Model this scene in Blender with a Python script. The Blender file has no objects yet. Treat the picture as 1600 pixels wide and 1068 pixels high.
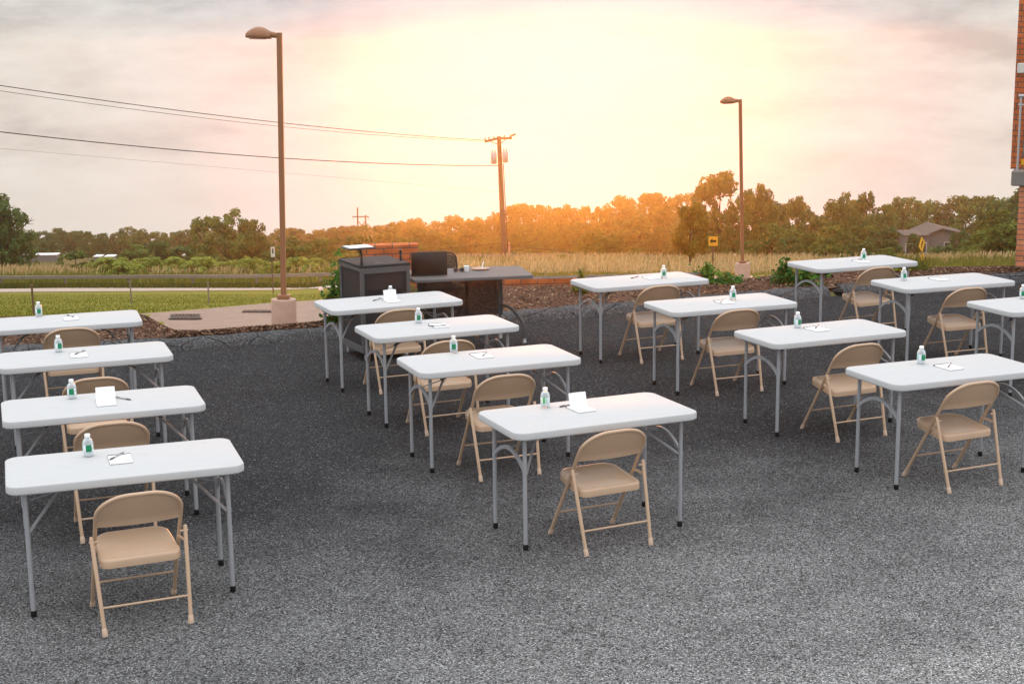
import bpy, bmesh, math, random
from mathutils import Vector, Matrix
random.seed(7)
R = math.radians
S = bpy.context.scene
COL = S.collection

# ------------------------------------------------------------------ camera
F_PX, CAM_H, PITCH, ROLL = 2307.35, 2.86479, 0.191881, -0.0122826
W_ = Vector((0, math.cos(PITCH), -math.sin(PITCH)))
U0 = Vector((0, math.sin(PITCH), math.cos(PITCH)))
R0 = Vector((1, 0, 0))
RT = math.cos(ROLL) * R0 + math.sin(ROLL) * U0
UP = -math.sin(ROLL) * R0 + math.cos(ROLL) * U0
EYE = Vector((0, 0, CAM_H))

def ray(x, y): return W_ + RT * ((x - 800) / F_PX) - UP * ((y - 534) / F_PX)
def atz(x, y, z):
    d = ray(x, y); return EYE + d * ((z - CAM_H) / d.z)
def atd(x, y, D):
    d = ray(x, y); return EYE + d * (D / d.y)
def px(P):
    d = Vector(P) - EYE; z = d.dot(W_)
    return 800 + F_PX * d.dot(RT) / z, 534 - F_PX * d.dot(UP) / z

cam = bpy.data.cameras.new('camera')
co = bpy.data.objects.new('camera', cam); COL.objects.link(co)
cam.sensor_width = 36.0; cam.lens = F_PX / 1600 * 36.0
cam.clip_start = 0.05; cam.clip_end = 6000
M = Matrix((RT, UP, -W_)).transposed().to_4x4(); M.translation = EYE
co.matrix_world = M
S.camera = co

# ------------------------------------------------------------------ helpers
def interp(x, pts):
    if x <= pts[0][0]: return pts[0][1]
    for (a, b), (c, d) in zip(pts, pts[1:]):
        if x <= c: return b + (d - b) * (x - a) / (c - a)
    return pts[-1][1]

def link(name, me, mat=None, parent=None, smooth=None):
    o = bpy.data.objects.new(name, me); COL.objects.link(o)
    if mat:
        for m in (mat if isinstance(mat, (list, tuple)) else [mat]): me.materials.append(m)
    if smooth is not None:
        for p in me.polygons: p.use_smooth = True
        if smooth < 179: me.set_sharp_from_angle(angle=R(smooth))
    if parent: o.parent = parent
    return o

class MB:
    """collects shapes and links them as one mesh object"""
    def __init__(s): s.v = []; s.f = []; s.mi = []
    def add(s, vs, fs, mi=0):
        b = len(s.v); s.v += [tuple(v) for v in vs]
        s.f += [[i + b for i in f] for f in fs]; s.mi += [mi] * len(fs); return s
    def loops(s, rings, close=True, cap=True, mi=0):
        n = len(rings[0]); vs = [p for r in rings for p in r]; fs = []
        for k in range(len(rings) - 1):
            for i in range(n if close else n - 1):
                j = (i + 1) % n
                fs.append([k * n + i, k * n + j, (k + 1) * n + j, (k + 1) * n + i])
        if cap:
            fs.append(list(range(n))[::-1]); fs.append([(len(rings) - 1) * n + i for i in range(n)])
        return s.add(vs, fs, mi)
    def tube(s, pts, r, n=10, cap=True, mi=0, closed=False):
        pts = [Vector(p) for p in pts]; m = len(pts)
        rr = r if isinstance(r, (list, tuple)) else [r] * m
        T = []
        for i in range(m):
            a = pts[max(i - 1, 0)]; b = pts[min(i + 1, m - 1)]
            if closed: a = pts[i - 1]; b = pts[(i + 1) % m]
            T.append((b - a).normalized())
        ref = Vector((0, 0, 1)) if abs(T[0].z) < 0.9 else Vector((0, 1, 0))
        N = (ref - T[0] * ref.dot(T[0])).normalized(); rings = []
        for i in range(m):
            N = (N - T[i] * N.dot(T[i])).normalized(); B = T[i].cross(N)
            rings.append([pts[i] + (N * math.cos(2 * math.pi * k / n) + B * math.sin(2 * math.pi * k / n)) * rr[i] for k in range(n)])
        if closed: rings.append(rings[0]); cap = False
        return s.loops(rings, True, cap, mi)
    def strip(s, pts, w, t, wdir, mi=0):
        """flat bar swept along pts: width w along wdir, thickness t across"""
        pts = [Vector(p) for p in pts]; wd = Vector(wdir).normalized(); rings = []
        for i, p in enumerate(pts):
            tg = (pts[min(i + 1, len(pts) - 1)] - pts[max(i - 1, 0)]).normalized()
            nn = tg.cross(wd).normalized()
            rings.append([p + wd * w / 2 + nn * t / 2, p - wd * w / 2 + nn * t / 2, p - wd * w / 2 - nn * t / 2, p + wd * w / 2 - nn * t / 2])
        return s.loops(rings, True, True, mi)
    def box(s, c, d, rz=0, mi=0, bev=0.0):
        cx, cy, cz = c; hx, hy, hz = d[0] / 2, d[1] / 2, d[2] / 2
        b = min(bev, hx * .9, hy * .9, hz * .9); rings = []
        ins = [(0, -hz), (0, hz)] if b <= 0 else [(b, -hz), (0, -hz + b), (0, hz - b), (b, hz)]
        cs, sn = math.cos(rz), math.sin(rz)
        for i, z in ins:
            x, y = hx - i, hy - i; rg = []
            if b <= 0: q = [(-x, -y), (x, -y), (x, y), (-x, y)]
            else: q = [(-x + b, -y), (x - b, -y), (x, -y + b), (x, y - b), (x - b, y), (-x + b, y), (-x, y - b), (-x, -y + b)]
            for a, e in q: rg.append((cx + a * cs - e * sn, cy + a * sn + e * cs, cz + z))
            rings.append(rg)
        return s.loops(rings, True, True, mi)
    def lathe(s, prof, n=16, c=(0, 0, 0), mi=0, cap=True):
        rings = [[(c[0] + r * math.cos(2 * math.pi * k / n), c[1] + r * math.sin(2 * math.pi * k / n), c[2] + z) for k in range(n)] for r, z in prof]
        return s.loops(rings, True, cap, mi)
    def slab(s, L, Wd, r, prof, n=8, c=(0, 0, 0), mi=0, taper=0.0):
        rings = []
        for ins, z in prof:
            hx, hy, rr = L / 2 - ins, Wd / 2 - ins, max(r - ins, 0.002); rg = []
            for q, (sx, sy) in enumerate([(1, 1), (-1, 1), (-1, -1), (1, -1)]):
                for k in range(n + 1):
                    a = q * math.pi / 2 + k / n * math.pi / 2
                    x, y = sx * (hx - rr) + rr * math.cos(a), sy * (hy - rr) + rr * math.sin(a)
                    x *= 1 - taper * (y / hy)
                    rg.append((c[0] + x, c[1] + y, c[2] + z))
            rings.append(rg)
        return s.loops(rings, True, True, mi)
    def build(s, name, mat=None, parent=None, smooth=30):
        me = bpy.data.meshes.new(name); me.from_pydata(s.v, [], s.f); me.update()
        if any(s.mi): me.polygons.foreach_set('material_index', s.mi)
        bm = bmesh.new(); bm.from_mesh(me); bmesh.ops.recalc_face_normals(bm, faces=bm.faces); bm.to_mesh(me); bm.free()
        return link(name, me, mat, parent, smooth)

def roundpoly(pts, r, n=6):
    pts = [Vector(p) for p in pts]; out = [pts[0]]
    for a, b, c in zip(pts, pts[1:], pts[2:]):
        u = (a - b); v = (c - b); rr = min(r, u.length * .49, v.length * .49)
        p0 = b + u.normalized() * rr; p1 = b + v.normalized() * rr
        for k in range(n + 1):
            t = k / n; out.append(p0 * (1 - t) ** 2 + b * 2 * t * (1 - t) + p1 * t * t)
    out.append(pts[-1]); return out

def tag(o, label=None, cat=None, group=None, kind=None):
    if label: o['label'] = label
    if cat: o['category'] = cat
    if group: o['group'] = group
    if kind: o['kind'] = kind
    return o
def empty(name, loc=(0, 0, 0), rz=0):
    o = bpy.data.objects.new(name, None); COL.objects.link(o)
    o.empty_display_size = .1; o.location = loc; o.rotation_euler = (0, 0, rz); return o
def copy_tree(o, parent=None):
    c = o.copy(); COL.objects.link(c); c.parent = parent
    for ch in o.children[:]: copy_tree(ch, c)
    return c
def structure(o): o['kind'] = 'structure'; return o

# ------------------------------------------------------------------ materials
class NT:
    def __init__(s, name):
        s.m = bpy.data.materials.new(name); s.m.use_nodes = True; s.t = s.m.node_tree
        s.t.nodes.clear(); s.out = s.n('ShaderNodeOutputMaterial')
    def n(s, typ, **kw):
        nd = s.t.nodes.new(typ)
        for k, v in kw.items():
            if k in nd.inputs.keys() if isinstance(k, str) else False: nd.inputs[k].default_value = v
            else: setattr(nd, k, v)
        return nd
    def l(s, a, b): s.t.links.new(a, b)
    def co(s, kind='Object'): return s.n('ShaderNodeTexCoord').outputs[kind]
    def noise(s, vec, scale, detail=4, rough=.55):
        nd = s.n('ShaderNodeTexNoise'); nd.inputs['Scale'].default_value = scale; nd.inputs['Detail'].default_value = detail
        nd.inputs['Roughness'].default_value = rough; s.l(vec, nd.inputs['Vector']); return nd.outputs['Fac']
    def vor(s, vec, scale, out='Color', feature='F1'):
        nd = s.n('ShaderNodeTexVoronoi'); nd.feature = feature; nd.inputs['Scale'].default_value = scale; s.l(vec, nd.inputs['Vector']); return nd.outputs[out]
    def ramp(s, fac, stops, interp='LINEAR'):
        nd = s.n('ShaderNodeValToRGB'); nd.color_ramp.interpolation = interp; el = nd.color_ramp.elements
        while len(el) < len(stops): el.new(.5)
        for e, (p, c) in zip(el, stops):
            e.position = p; e.color = (c[0], c[1], c[2], 1) if not isinstance(c, (int, float)) else (c, c, c, 1)
        s.l(fac, nd.inputs['Fac']); return nd.outputs['Color']
    def mix(s, fac, a, b, mode='MIX'):
        nd = s.n('ShaderNodeMix'); nd.data_type = 'RGBA'; nd.blend_type = mode
        for sock, v in ((nd.inputs['Factor'], fac), (nd.inputs['A'], a), (nd.inputs['B'], b)):
            pass
        ins = [i for i in nd.inputs if i.enabled]
        for sock, v in zip((nd.inputs[0], nd.inputs[6], nd.inputs[7]), (fac, a, b)):
            if hasattr(v, 'is_output'): s.l(v, sock)
            elif isinstance(v, (int, float)): sock.default_value = v if sock.type == 'VALUE' else (v, v, v, 1)
            else: sock.default_value = (v[0], v[1], v[2], 1)
        return nd.outputs[2]
    def math(s, op, a, b=None, clamp=False):
        nd = s.n('ShaderNodeMath'); nd.operation = op; nd.use_clamp = clamp
        for sock, v in zip(nd.inputs, (a, b)):
            if v is None: continue
            if hasattr(v, 'is_output'): s.l(v, sock)
            else: sock.default_value = v
        return nd.outputs[0]
    def bump(s, h, strength=.3, dist=.01):
        nd = s.n('ShaderNodeBump'); nd.inputs['Strength'].default_value = strength; nd.inputs['Distance'].default_value = dist
        s.l(h, nd.inputs['Height']); return nd.outputs['Normal']
    def pbsdf(s, col, rough=.5, metal=0, spec=.5, normal=None, **kw):
        b = s.n('ShaderNodeBsdfPrincipled')
        for nm, v in (('Base Color', col), ('Roughness', rough), ('Metallic', metal), ('Specular IOR Level', spec)):
            if hasattr(v, 'is_output'): s.l(v, b.inputs[nm])
            elif nm == 'Base Color': b.inputs[nm].default_value = (v[0], v[1], v[2], 1)
            else: b.inputs[nm].default_value = v
        for k, v in kw.items(): b.inputs[k.replace('_', ' ')].default_value = v
        if normal: s.l(normal, b.inputs['Normal'])
        return b.outputs[0]
    def done(s, sh): s.l(sh, s.out.inputs['Surface']); return s.m

def paint(name, col, rough=.45, metal=0, spec=.5, var=.12, scale=9, bump=.04):
    t = NT(name); v = t.co('Object')
    nz = t.noise(v, scale, 4)
    c = t.mix(nz, [x * (1 - var) for x in col], [min(1, x * (1 + var)) for x in col])
    r = t.math('ADD', t.math('MULTIPLY', t.noise(v, scale * 4, 3), .16), rough - .08)
    nb = t.bump(t.noise(v, scale * 22, 2), bump, .002)
    return t.done(t.pbsdf(c, r, metal, spec, nb))

def m_asphalt():
    t = NT('asphalt'); v = t.co('Object')
    sp = t.n('ShaderNodeSeparateXYZ'); t.l(v, sp.inputs[0])
    big = t.noise(v, .35, 5, .6); mid = t.noise(v, 2.3, 5, .65)
    st = t.n('ShaderNodeSeparateColor'); t.l(t.vor(v, 150), st.inputs[0])
    fine = t.noise(v, 75, 4, .75)
    # grazing light and shading painted into the colour: paler near camera, dark by kerb
    light_grad = t.math('SUBTRACT', 10.6, t.math('SUBTRACT', sp.outputs[1], t.math('MULTIPLY', sp.outputs[0], .45)))
    light_grad = t.math('ADD', t.math('MULTIPLY', light_grad, .17), t.math('MULTIPLY', t.math('SUBTRACT', big, .5), 1.3))
    base = t.ramp(light_grad, [(0, (.046, .046, .048)), (.2, (.092, .092, .094)), (.42, (.145, .145, .146)), (.66, (.20, .20, .20)), (1, (.37, .368, .364))])
    base = t.mix(t.ramp(mid, [(.35, 0), (.7, 1)]), base, t.mix(.26, base, (.012, .012, .013)), 'MIX')
    base = t.mix(t.math('MULTIPLY', big, .35), base, t.mix(.35, base, (.10, .105, .115)))
    val = t.ramp(st.outputs[0], [(0, .22), (.35, .65), (.7, 1.2), (.93, 1.9), (1, 3.0)])
    col = t.mix(1.0, base, val, 'MULTIPLY')
    col = t.mix(1.0, col, t.ramp(fine, [(.3, .6), (.7, 1.4)]), 'MULTIPLY')
    s2 = t.n('ShaderNodeSeparateColor'); t.l(t.vor(v, 62), s2.inputs[0])
    big_st = t.math('MULTIPLY', t.math('GREATER_THAN', s2.outputs[1], .955), t.math('LESS_THAN', t.vor(v, 62, 'Distance'), .42))
    col = t.mix(t.math('MULTIPLY', big_st, .40), col, (.40, .39, .38))
    pit = t.math('MULTIPLY', t.math('LESS_THAN', s2.outputs[1], .10), t.math('LESS_THAN', t.vor(v, 62, 'Distance'), .5))
    col = t.mix(t.math('MULTIPLY', pit, .7), col, (.012, .012, .013))
    crk = t.ramp(t.vor(v, .55, 'Distance', 'DISTANCE_TO_EDGE'), [(0, 1), (.004, 0)])
    crk = t.math('MULTIPLY', crk, t.ramp(t.noise(v, 1.1, 3), [(.55, 0), (.63, .45)]))
    col = t.mix(crk, col, (.012, .012, .012))
    stn = t.ramp(t.noise(v, 1.6, 3, .5), [(.63, 0), (.74, .25)])
    col = t.mix(stn, col, t.mix(1., col, (.5, .5, .52), 'MULTIPLY'))
    h = t.math('ADD', t.math('MULTIPLY', t.vor(v, 150, 'Distance'), -.6), t.math('MULTIPLY', fine, .9))
    return t.done(t.pbsdf(col, 1.0, 0, .03, t.bump(h, .9, .012)))

def m_kerb():
    t = NT('kerb_asphalt'); v = t.co('Object')
    st = t.n('ShaderNodeSeparateColor'); t.l(t.vor(v, 90), st.inputs[0])
    c = t.mix(t.noise(v, 1.7, 5), (.055, .056, .058), (.10, .101, .104))
    c = t.mix(1., c, t.ramp(st.outputs[0], [(0, .5), (.7, 1.1), (1, 1.9)]), 'MULTIPLY')
    crack = t.ramp(t.vor(v, 1.9, 'Distance', 'DISTANCE_TO_EDGE'), [(0, .1), (.012, 1)])
    c = t.mix(1., c, crack, 'MULTIPLY')
    return t.done(t.pbsdf(c, .95, 0, .15, t.bump(t.noise(v, 55, 4), .8, .012)))

def m_ground(name, a, b, c, s1=.25, s2=4, fine=30, bump=.5, rough=.95):
    t = NT(name); v = t.co('Object')
    k = t.mix(t.noise(v, s1, 6, .65), a, b)
    k = t.mix(t.ramp(t.noise(v, s2, 5, .7), [(.42, 0), (.66, 1)]), k, c)
    k = t.mix(1., k, t.ramp(t.noise(v, fine, 3, .8), [(.25, .45), (.75, 1.55)]), 'MULTIPLY')
    return t.done(t.pbsdf(k, rough, 0, .1, t.bump(t.noise(v, fine, 4, .8), bump, .03)))

def m_mulch():
    t = NT('mulch'); v = t.co('Object')
    st = t.n('ShaderNodeSeparateColor'); t.l(t.vor(v, 62), st.inputs[0])
    c = t.ramp(st.outputs[0], [(0, (.03, .014, .009)), (.45, (.09, .044, .028)), (.8, (.15, .082, .052)), (1, (.27, .18, .12))])
    c = t.mix(1., c, t.ramp(t.noise(v, 3, 4), [(.3, .6), (.7, 1.25)]), 'MULTIPLY')
    return t.done(t.pbsdf(c, .95, 0, .1, t.bump(t.vor(v, 38, 'Distance'), .45, .02)))

def m_chip():
    t = NT('bark_chip'); g = t.n('ShaderNodeNewGeometry')
    c = t.ramp(g.outputs['Random Per Island'], [(0, (.035, .016, .010)), (.5, (.11, .055, .034)), (.85, (.19, .105, .065)), (1, (.36, .26, .17))])
    return t.done(t.pbsdf(c, .9, 0, .1))

def m_brick(name, c1, c2, mortar, rot=0.0):
    t = NT(name); v = t.co('Object')
    mp = t.n('ShaderNodeMapping'); mp.inputs['Rotation'].default_value = (R(90), 0, 0); t.l(v, mp.inputs[0])
    b = t.n('ShaderNodeTexBrick'); t.l(mp.outputs[0], b.inputs['Vector'])
    for k, val in (('Color1', c1), ('Color2', c2), ('Mortar', mortar)): b.inputs[k].default_value = (*val, 1)
    for k, val in (('Scale', 1.), ('Mortar Size', .006), ('Bias', -.1), ('Brick Width', .205), ('Row Height', .068)): b.inputs[k].default_value = val
    c = t.mix(1., b.outputs['Color'], t.ramp(t.noise(v, 6, 4), [(.3, .7), (.7, 1.25)]), 'MULTIPLY')
    h = t.math('SUBTRACT', t.math('MULTIPLY', t.noise(v, 60, 3), .3), b.outputs['Fac'])
    return t.done(t.pbsdf(c, .88, 0, .2, t.bump(h, .6, .006)))

def m_leaf(name, cols, trans=.35, tint=(1.0, .8, .25)):
    t = NT(name); oi = t.n('ShaderNodeObjectInfo'); g = t.n('ShaderNodeNewGeometry'); v = t.co('Object')
    f = t.math('ADD', t.math('MULTIPLY', oi.outputs['Random'], .5), t.math('MULTIPLY', g.outputs['Random Per Island'], .5))
    c = t.ramp(f, [(i / (len(cols) - 1), k) for i, k in enumerate(cols)])
    c = t.mix(1., c, t.ramp(t.noise(v, 5, 2), [(.3, .7), (.7, 1.3)]), 'MULTIPLY')
    d = t.pbsdf(c, .75, 0, .15)
    tr = t.n('ShaderNodeBsdfTranslucent'); t.l(t.mix(1., c, tint, 'MULTIPLY'), tr.inputs[0])
    mx = t.n('ShaderNodeMixShader'); mx.inputs[0].default_value = trans; t.l(d, mx.inputs[1]); t.l(tr.outputs[0], mx.inputs[2])
    return t.done(mx.outputs[0])

def m_table():
    t = NT('table_plastic'); v = t.co('Object')
    sc = t.n('ShaderNodeMapping'); sc.inputs['Scale'].default_value = (1.3, 9, 1); t.l(v, sc.inputs[0])
    c = t.mix(t.noise(sc.outputs[0], 3, 5, .6), (.435, .442, .448), (.49, .495, .499))
    c = t.mix(t.ramp(t.noise(v, 14, 5, .75), [(.56, 0), (.8, .5)]), c, (.38, .38, .37))
    r = t.math('ADD', .52, t.math('MULTIPLY', t.noise(v, 6, 4), .25))
    return t.done(t.pbsdf(c, r, 0, .09, t.bump(t.noise(v, 420, 2), .12, .002)))

def m_label():
    t = NT('bottle_label'); v = t.co('Object')
    sp = t.n('ShaderNodeSeparateXYZ'); t.l(v, sp.inputs[0])
    ang = t.math('DIVIDE', t.math('ARCTAN2', sp.outputs[1], sp.outputs[0]), 2 * math.pi)
    ang = t.math('ADD', ang, .5)
    c = t.ramp(ang, [(0, (.80, .83, .84)), (.12, (.10, .42, .12)), (.20, (.45, .6, .62)), (.30, (.70, .78, .8)), (.40, (.0, .20, .085)), (.585, (.82, .85, .86)), (.70, (.0, .20, .085)), (.76, (.82, .85, .86)), (.92, (.62, .72, .25))], 'CONSTANT')
    # dark diagonal script over the pale panel beside the green block
    w = t.math('SINE', t.math('ADD', t.math('MULTIPLY', ang, 190), t.math('MULTIPLY', sp.outputs[2], 320)))
    zone = t.math('MULTIPLY', t.math('GREATER_THAN', ang, .60), t.math('LESS_THAN', ang, .69))
    band = t.math('LESS_THAN', t.math('ABSOLUTE', t.math('SUBTRACT', sp.outputs[2], t.math('ADD', .052, t.math('MULTIPLY', t.math('SUBTRACT', ang, .645), .2)))), .006)
    ink = t.math('MULTIPLY', t.math('MULTIPLY', zone, band), t.math('GREATER_THAN', w, -.1))
    c = t.mix(ink, c, (.02, .06, .12))
    return t.done(t.pbsdf(c, .4, 0, .4))

def m_clear():
    t = NT('clear_bottle'); lw = t.n('ShaderNodeLayerWeight'); lw.inputs[0].default_value = .35
    tr = t.n('ShaderNodeBsdfTransparent'); tr.inputs[0].default_value = (.93, .96, .97, 1)
    gl = t.pbsdf((.82, .86, .88), .08, 0, .6)
    f = t.math('ADD', t.math('MULTIPLY', lw.outputs['Facing'], .75), .22, True)
    mx = t.n('ShaderNodeMixShader'); t.l(f, mx.inputs[0]); t.l(tr.outputs[0], mx.inputs[1]); t.l(gl, mx.inputs[2])
    return t.done(mx.outputs[0])

def m_mesh():
    t = NT('perforated_steel'); v = t.co('Object')
    mp = t.n('ShaderNodeMapping'); mp.inputs['Rotation'].default_value = (R(90), 0, 0); t.l(v, mp.inputs[0])
    d = t.vor(mp.outputs[0], 190, 'Distance')
    hole = t.math('LESS_THAN', d, .44)
    b = t.pbsdf((.018, .019, .022), .45, .2, .5); tr = t.n('ShaderNodeBsdfTransparent')
    mx = t.n('ShaderNodeMixShader'); t.l(hole, mx.inputs[0]); t.l(b, mx.inputs[1]); t.l(tr.outputs[0], mx.inputs[2])
    return t.done(mx.outputs[0])

MAT = dict(
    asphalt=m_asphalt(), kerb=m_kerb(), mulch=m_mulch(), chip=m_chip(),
    hill=m_ground('hillside_turf', (.045, .05, .012), (.085, .085, .022), (.12, .10, .04), .06, .5, 5),
    lawn=m_ground('lawn_turf', (.085, .125, .012), (.165, .18, .02), (.21, .17, .04), .45, 3.5, 22, .8),
    drive=m_ground('driveway', (.25, .19, .155), (.30, .235, .195), (.20, .155, .125), .5, 3, 40, .25),
    road=m_ground('road', (.36, .30, .25), (.42, .35, .30), (.30, .25, .21), .3, 2, 12, .2),
    pathm=m_ground('path', (.42, .32, .23), (.5, .38, .27), (.36, .27, .2), .5, 3, 20, .2),
    white=m_table(), steel=paint('grey_leg_paint', (.33, .34, .36), .42, .15, .5, .10, 14),
    dark_steel=paint('dark_brace', (.055, .056, .06), .5, .2, .4, .25, 20),
    zinc=paint('zinc_clip', (.6, .6, .6), .3, .9, .5, .1, 30),
    rubber=paint('black_rubber', (.009, .009, .01), .6, 0, .3, .2, 40),
    beige=paint('beige_enamel', (.49, .335, .222), .36, 0, .5, .05, 5, .008),
    beige_cap=paint('beige_plastic', (.55, .40, .30), .55, 0, .35, .06, 20),
    cap=paint('white_cap', (.83, .83, .83), .4, 0, .4, .03, 20), label=m_label(), clear=m_clear(),
    paper=paint('paper', (.86, .86, .86), .85, 0, .1, .02, 12), ink=paint('pad_binding', (.03, .03, .033), .6, 0, .3, .2, 30),
    pen=paint('pen_grey', (.07, .07, .075), .35, 0, .5, .15, 60), penlight=paint('pen_clear', (.30, .30, .31), .3, 0, .5, .15, 60),
    cart=paint('cart_charcoal', (.034, .034, .036), .7, 0, .15, .15, 6), cart_frame=paint('cart_frame', (.095, .097, .10), .6, .0, .2, .12, 8),
    mesh=m_mesh(), desk=paint('desk_laminate', (.135, .133, .132), .7, 0, .12, .12, 12),
    black=paint('black_plastic', (.012, .012, .013), .38, 0, .45, .25, 10),
    bronze=paint('bronze_paint', (.27, .125, .06), .5, .1, .4, .15, 5), concrete=paint('concrete_base', (.44, .30, .235), .9, 0, .15, .18, 9, .4),
    wood=paint('weathered_wood', (.16, .10, .065), .85, 0, .15, .35, 4, .4), railwood=paint('grey_rail', (.23, .195, .155), .85, 0, .15, .25, 2, .3),
    galv=paint('galvanised', (.42, .42, .43), .45, .5, .5, .12, 12), ledge=paint('ledge_concrete', (.21, .19, .17), .9, 0, .15, .2, 5, .4),
    wire=paint('cable', (.03, .028, .025), .7, 0, .2, .1, 1), yellow=paint('sign_yellow', (.75, .38, .02), .5, 0, .3, .06, 4),
    signblack=paint('sign_black', (.01, .01, .01), .6, 0, .3, .1, 4), signwhite=paint('sign_white', (.6, .57, .52), .6, 0, .3, .1, 4),
    siding=paint('grey_siding', (.19, .175, .17), .8, 0, .2, .1, .7), roof=paint('shingle', (.12, .10, .09), .9, 0, .1, .2, 1.3), glass=paint('dark_window', (.05, .05, .055), .15, 0, .6, .1, 1),
    brick=m_brick('brick_orange', (.50, .14, .045), (.40, .10, .035), (.10, .085, .075)), brick2=m_brick('brick_pale', (.62, .25, .13), (.54, .19, .09), (.16, .13, .11)),
    bark=paint('bark', (.07, .05, .035), .95, 0, .1, .3, 6, .6),
    leafA=m_leaf('leaf_dark', [(.040, .082, .024), (.078, .138, .038), (.125, .19, .052)]),
    leafB=m_leaf('leaf_olive', [(.056, .098, .020), (.098, .15, .030), (.16, .21, .046)]),
    leafC=m_leaf('leaf_bright', [(.075, .11, .017), (.125, .165, .026), (.20, .22, .045)]),
    leafW=m_leaf('leaf_weed', [(.19, .25, .045), (.28, .34, .065), (.40, .44, .10)]),
    leafO=m_leaf('leaf_golden', [(.14, .12, .014), (.22, .175, .02), (.32, .24, .03)]),
    leafG=m_leaf('leaf_garden', [(.025, .075, .010), (.05, .14, .018), (.11, .22, .028)], .3, (.8, 1, .3)),
    leafY=m_leaf('leaf_yellow', [(.25, .26, .02), (.4, .4, .03)], .3),
    straw=m_leaf('seed_heads', [(.34, .26, .13), (.48, .38, .2), (.62, .5, .29)], .3, (1, .85, .6)),
    bladeL=m_leaf('lawn_blades', [(.06, .11, .01), (.13, .17, .018), (.24, .22, .05)], .3),
    blade2=m_leaf('verge_blades', [(.035, .055, .012), (.07, .09, .02), (.12, .12, .035)]),
    blade=m_leaf('grass_blades', [(.11, .14, .028), (.18, .20, .045), (.29, .27, .09)], .35),
    terracotta=paint('terracotta_cap', (.30, .13, .07), .85, 0, .15, .2, 6, .3), pink=paint('litter_paper', (.75, .5, .45), .8, 0, .2, .2, 9), rubble=paint('tar_lump', (.008, .008, .009), .7, 0, .3, .3, 20, .5),
)

# ------------------------------------------------------------------ ground
KERB = [(-24, 8.6), (-5.01, 14.15), (-3.26, 14.52), (-2.12, 14.95), (-1.0, 15.37), (.15, 15.85), (1.25, 16.33), (3.15, 17.08), (4.37, 17.58), (6.33, 18.24), (30, 26.3)]
def kerb_y(X): return interp(X, KERB)

CREST = [(0, 499), (215, 493), (232, 499), (250, 510), (266, 518), (285, 522), (420, 514), (500, 505), (560, 472), (640, 455), (830, 450), (900, 449), (1110, 441), (1160, 439), (1240, 430), (1400, 421), (1600, 418)]
def dcrest(x):
    if x < 0: return interp(x, [(-1500, 13.6), (-400, 15.4), (0, atz(0, 499, .1).y)])
    if x > 1600: return interp(x, [(1600, atz(1600, 418, .1).y), (2200, 21.5), (3200, 27)])
    return atz(x, interp(x, CREST), .1).y
YL = [(14, 520), (20, 506), (26, 492), (40, 473), (60, 458), (80, 449), (100, 438), (140, 424), (200, 410), (260, 402), (340, 397), (430, 393)]
YR = [(14, 462), (18, 447), (25, 442), (32, 439), (60, 430), (80, 424), (100, 418), (140, 412), (200, 406), (260, 402), (340, 397), (430, 393)]
def yground(x, d):
    dc = dcrest(x)
    yc = px(atd(x, 0, dc))  # placeholder to keep signature simple
    P = None
    k = min(max((x - 480) / 220, 0), 1)
    yt = interp(d, YL) * (1 - k) + interp(d, YR) * k
    # crest pixel row
    D = ray(x, 534); lo, hi = 380., 700.
    for _ in range(24):
        mid = (lo + hi) / 2
        if atd(x, mid, dc).z > .1: lo = mid
        else: hi = mid
    return min(lo - .25 * min(6, max(0, d - dc)), yt)
def ground(x, d): return atd(x, yground(x, d), d)

def sheet(name, xs, ytop, ybot, mat, lift, rows=10):
    """a strip of ground between two lines, laid on the hillside"""
    m = MB(); rings = []
    def dof(x, y):
        lo, hi = dcrest(x) + .02, 310.
        for _ in range(40):
            mid = (lo * hi) ** .5
            if yground(x, mid) > y: lo = mid
            else: hi = mid
        return lo
    for x in xs:
        d0, d1 = dof(x, ybot(x)), dof(x, ytop(x))
        rings.append([ground(x, d0 * (d1 / d0) ** (k / rows)) + Vector((0, 0, lift)) for k in range(rows + 1)])
    m.loops(rings, close=False, cap=False)
    return structure(m.build(name, mat, smooth=180))

# the asphalt lot
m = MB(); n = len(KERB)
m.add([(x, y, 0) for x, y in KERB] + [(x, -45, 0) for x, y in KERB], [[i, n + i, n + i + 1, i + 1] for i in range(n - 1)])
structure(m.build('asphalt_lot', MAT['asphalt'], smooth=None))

# hillside falling away beyond the lot
XS = list(range(-1500, -100, 50)) + list(range(-100, 1701, 10)) + list(range(1750, 3201, 50)); rings = []
DR = [20, 23, 26, 30, 35, 41, 48, 56, 66, 78, 92, 108, 128, 150, 178, 210, 250, 310]
for x in XS:
    dc = dcrest(x); dirx = ray(x, 480); t = dirx.x / dirx.y
    # kerb line along this azimuth
    lo, hi = 5., 40.
    for _ in range(40):
        mid = (lo + hi) / 2
        if mid < kerb_y(t * mid): lo = mid
        else: hi = mid
    dk = lo
    r = [Vector((t * (dk - .1), dk - .1, -.25)), Vector((t * (dk + .05), dk + .05, .04))]
    dc2 = max(dc, dk + .35)
    r.append(atd(x, 0, 1) * 0 + Vector((t * dc2, dc2, .07)))
    for d in [dc2 + .6, dc2 + 1.6] + [d for d in DR]:
        if d < dc2 + .5: d = dc2 + .5
        p = ground(x, d); r.append(p)
    rings.append(r)
m = MB(); m.loops(rings, close=False, cap=False)
structure(m.build('hillside', MAT['hill'], smooth=180))

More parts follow.
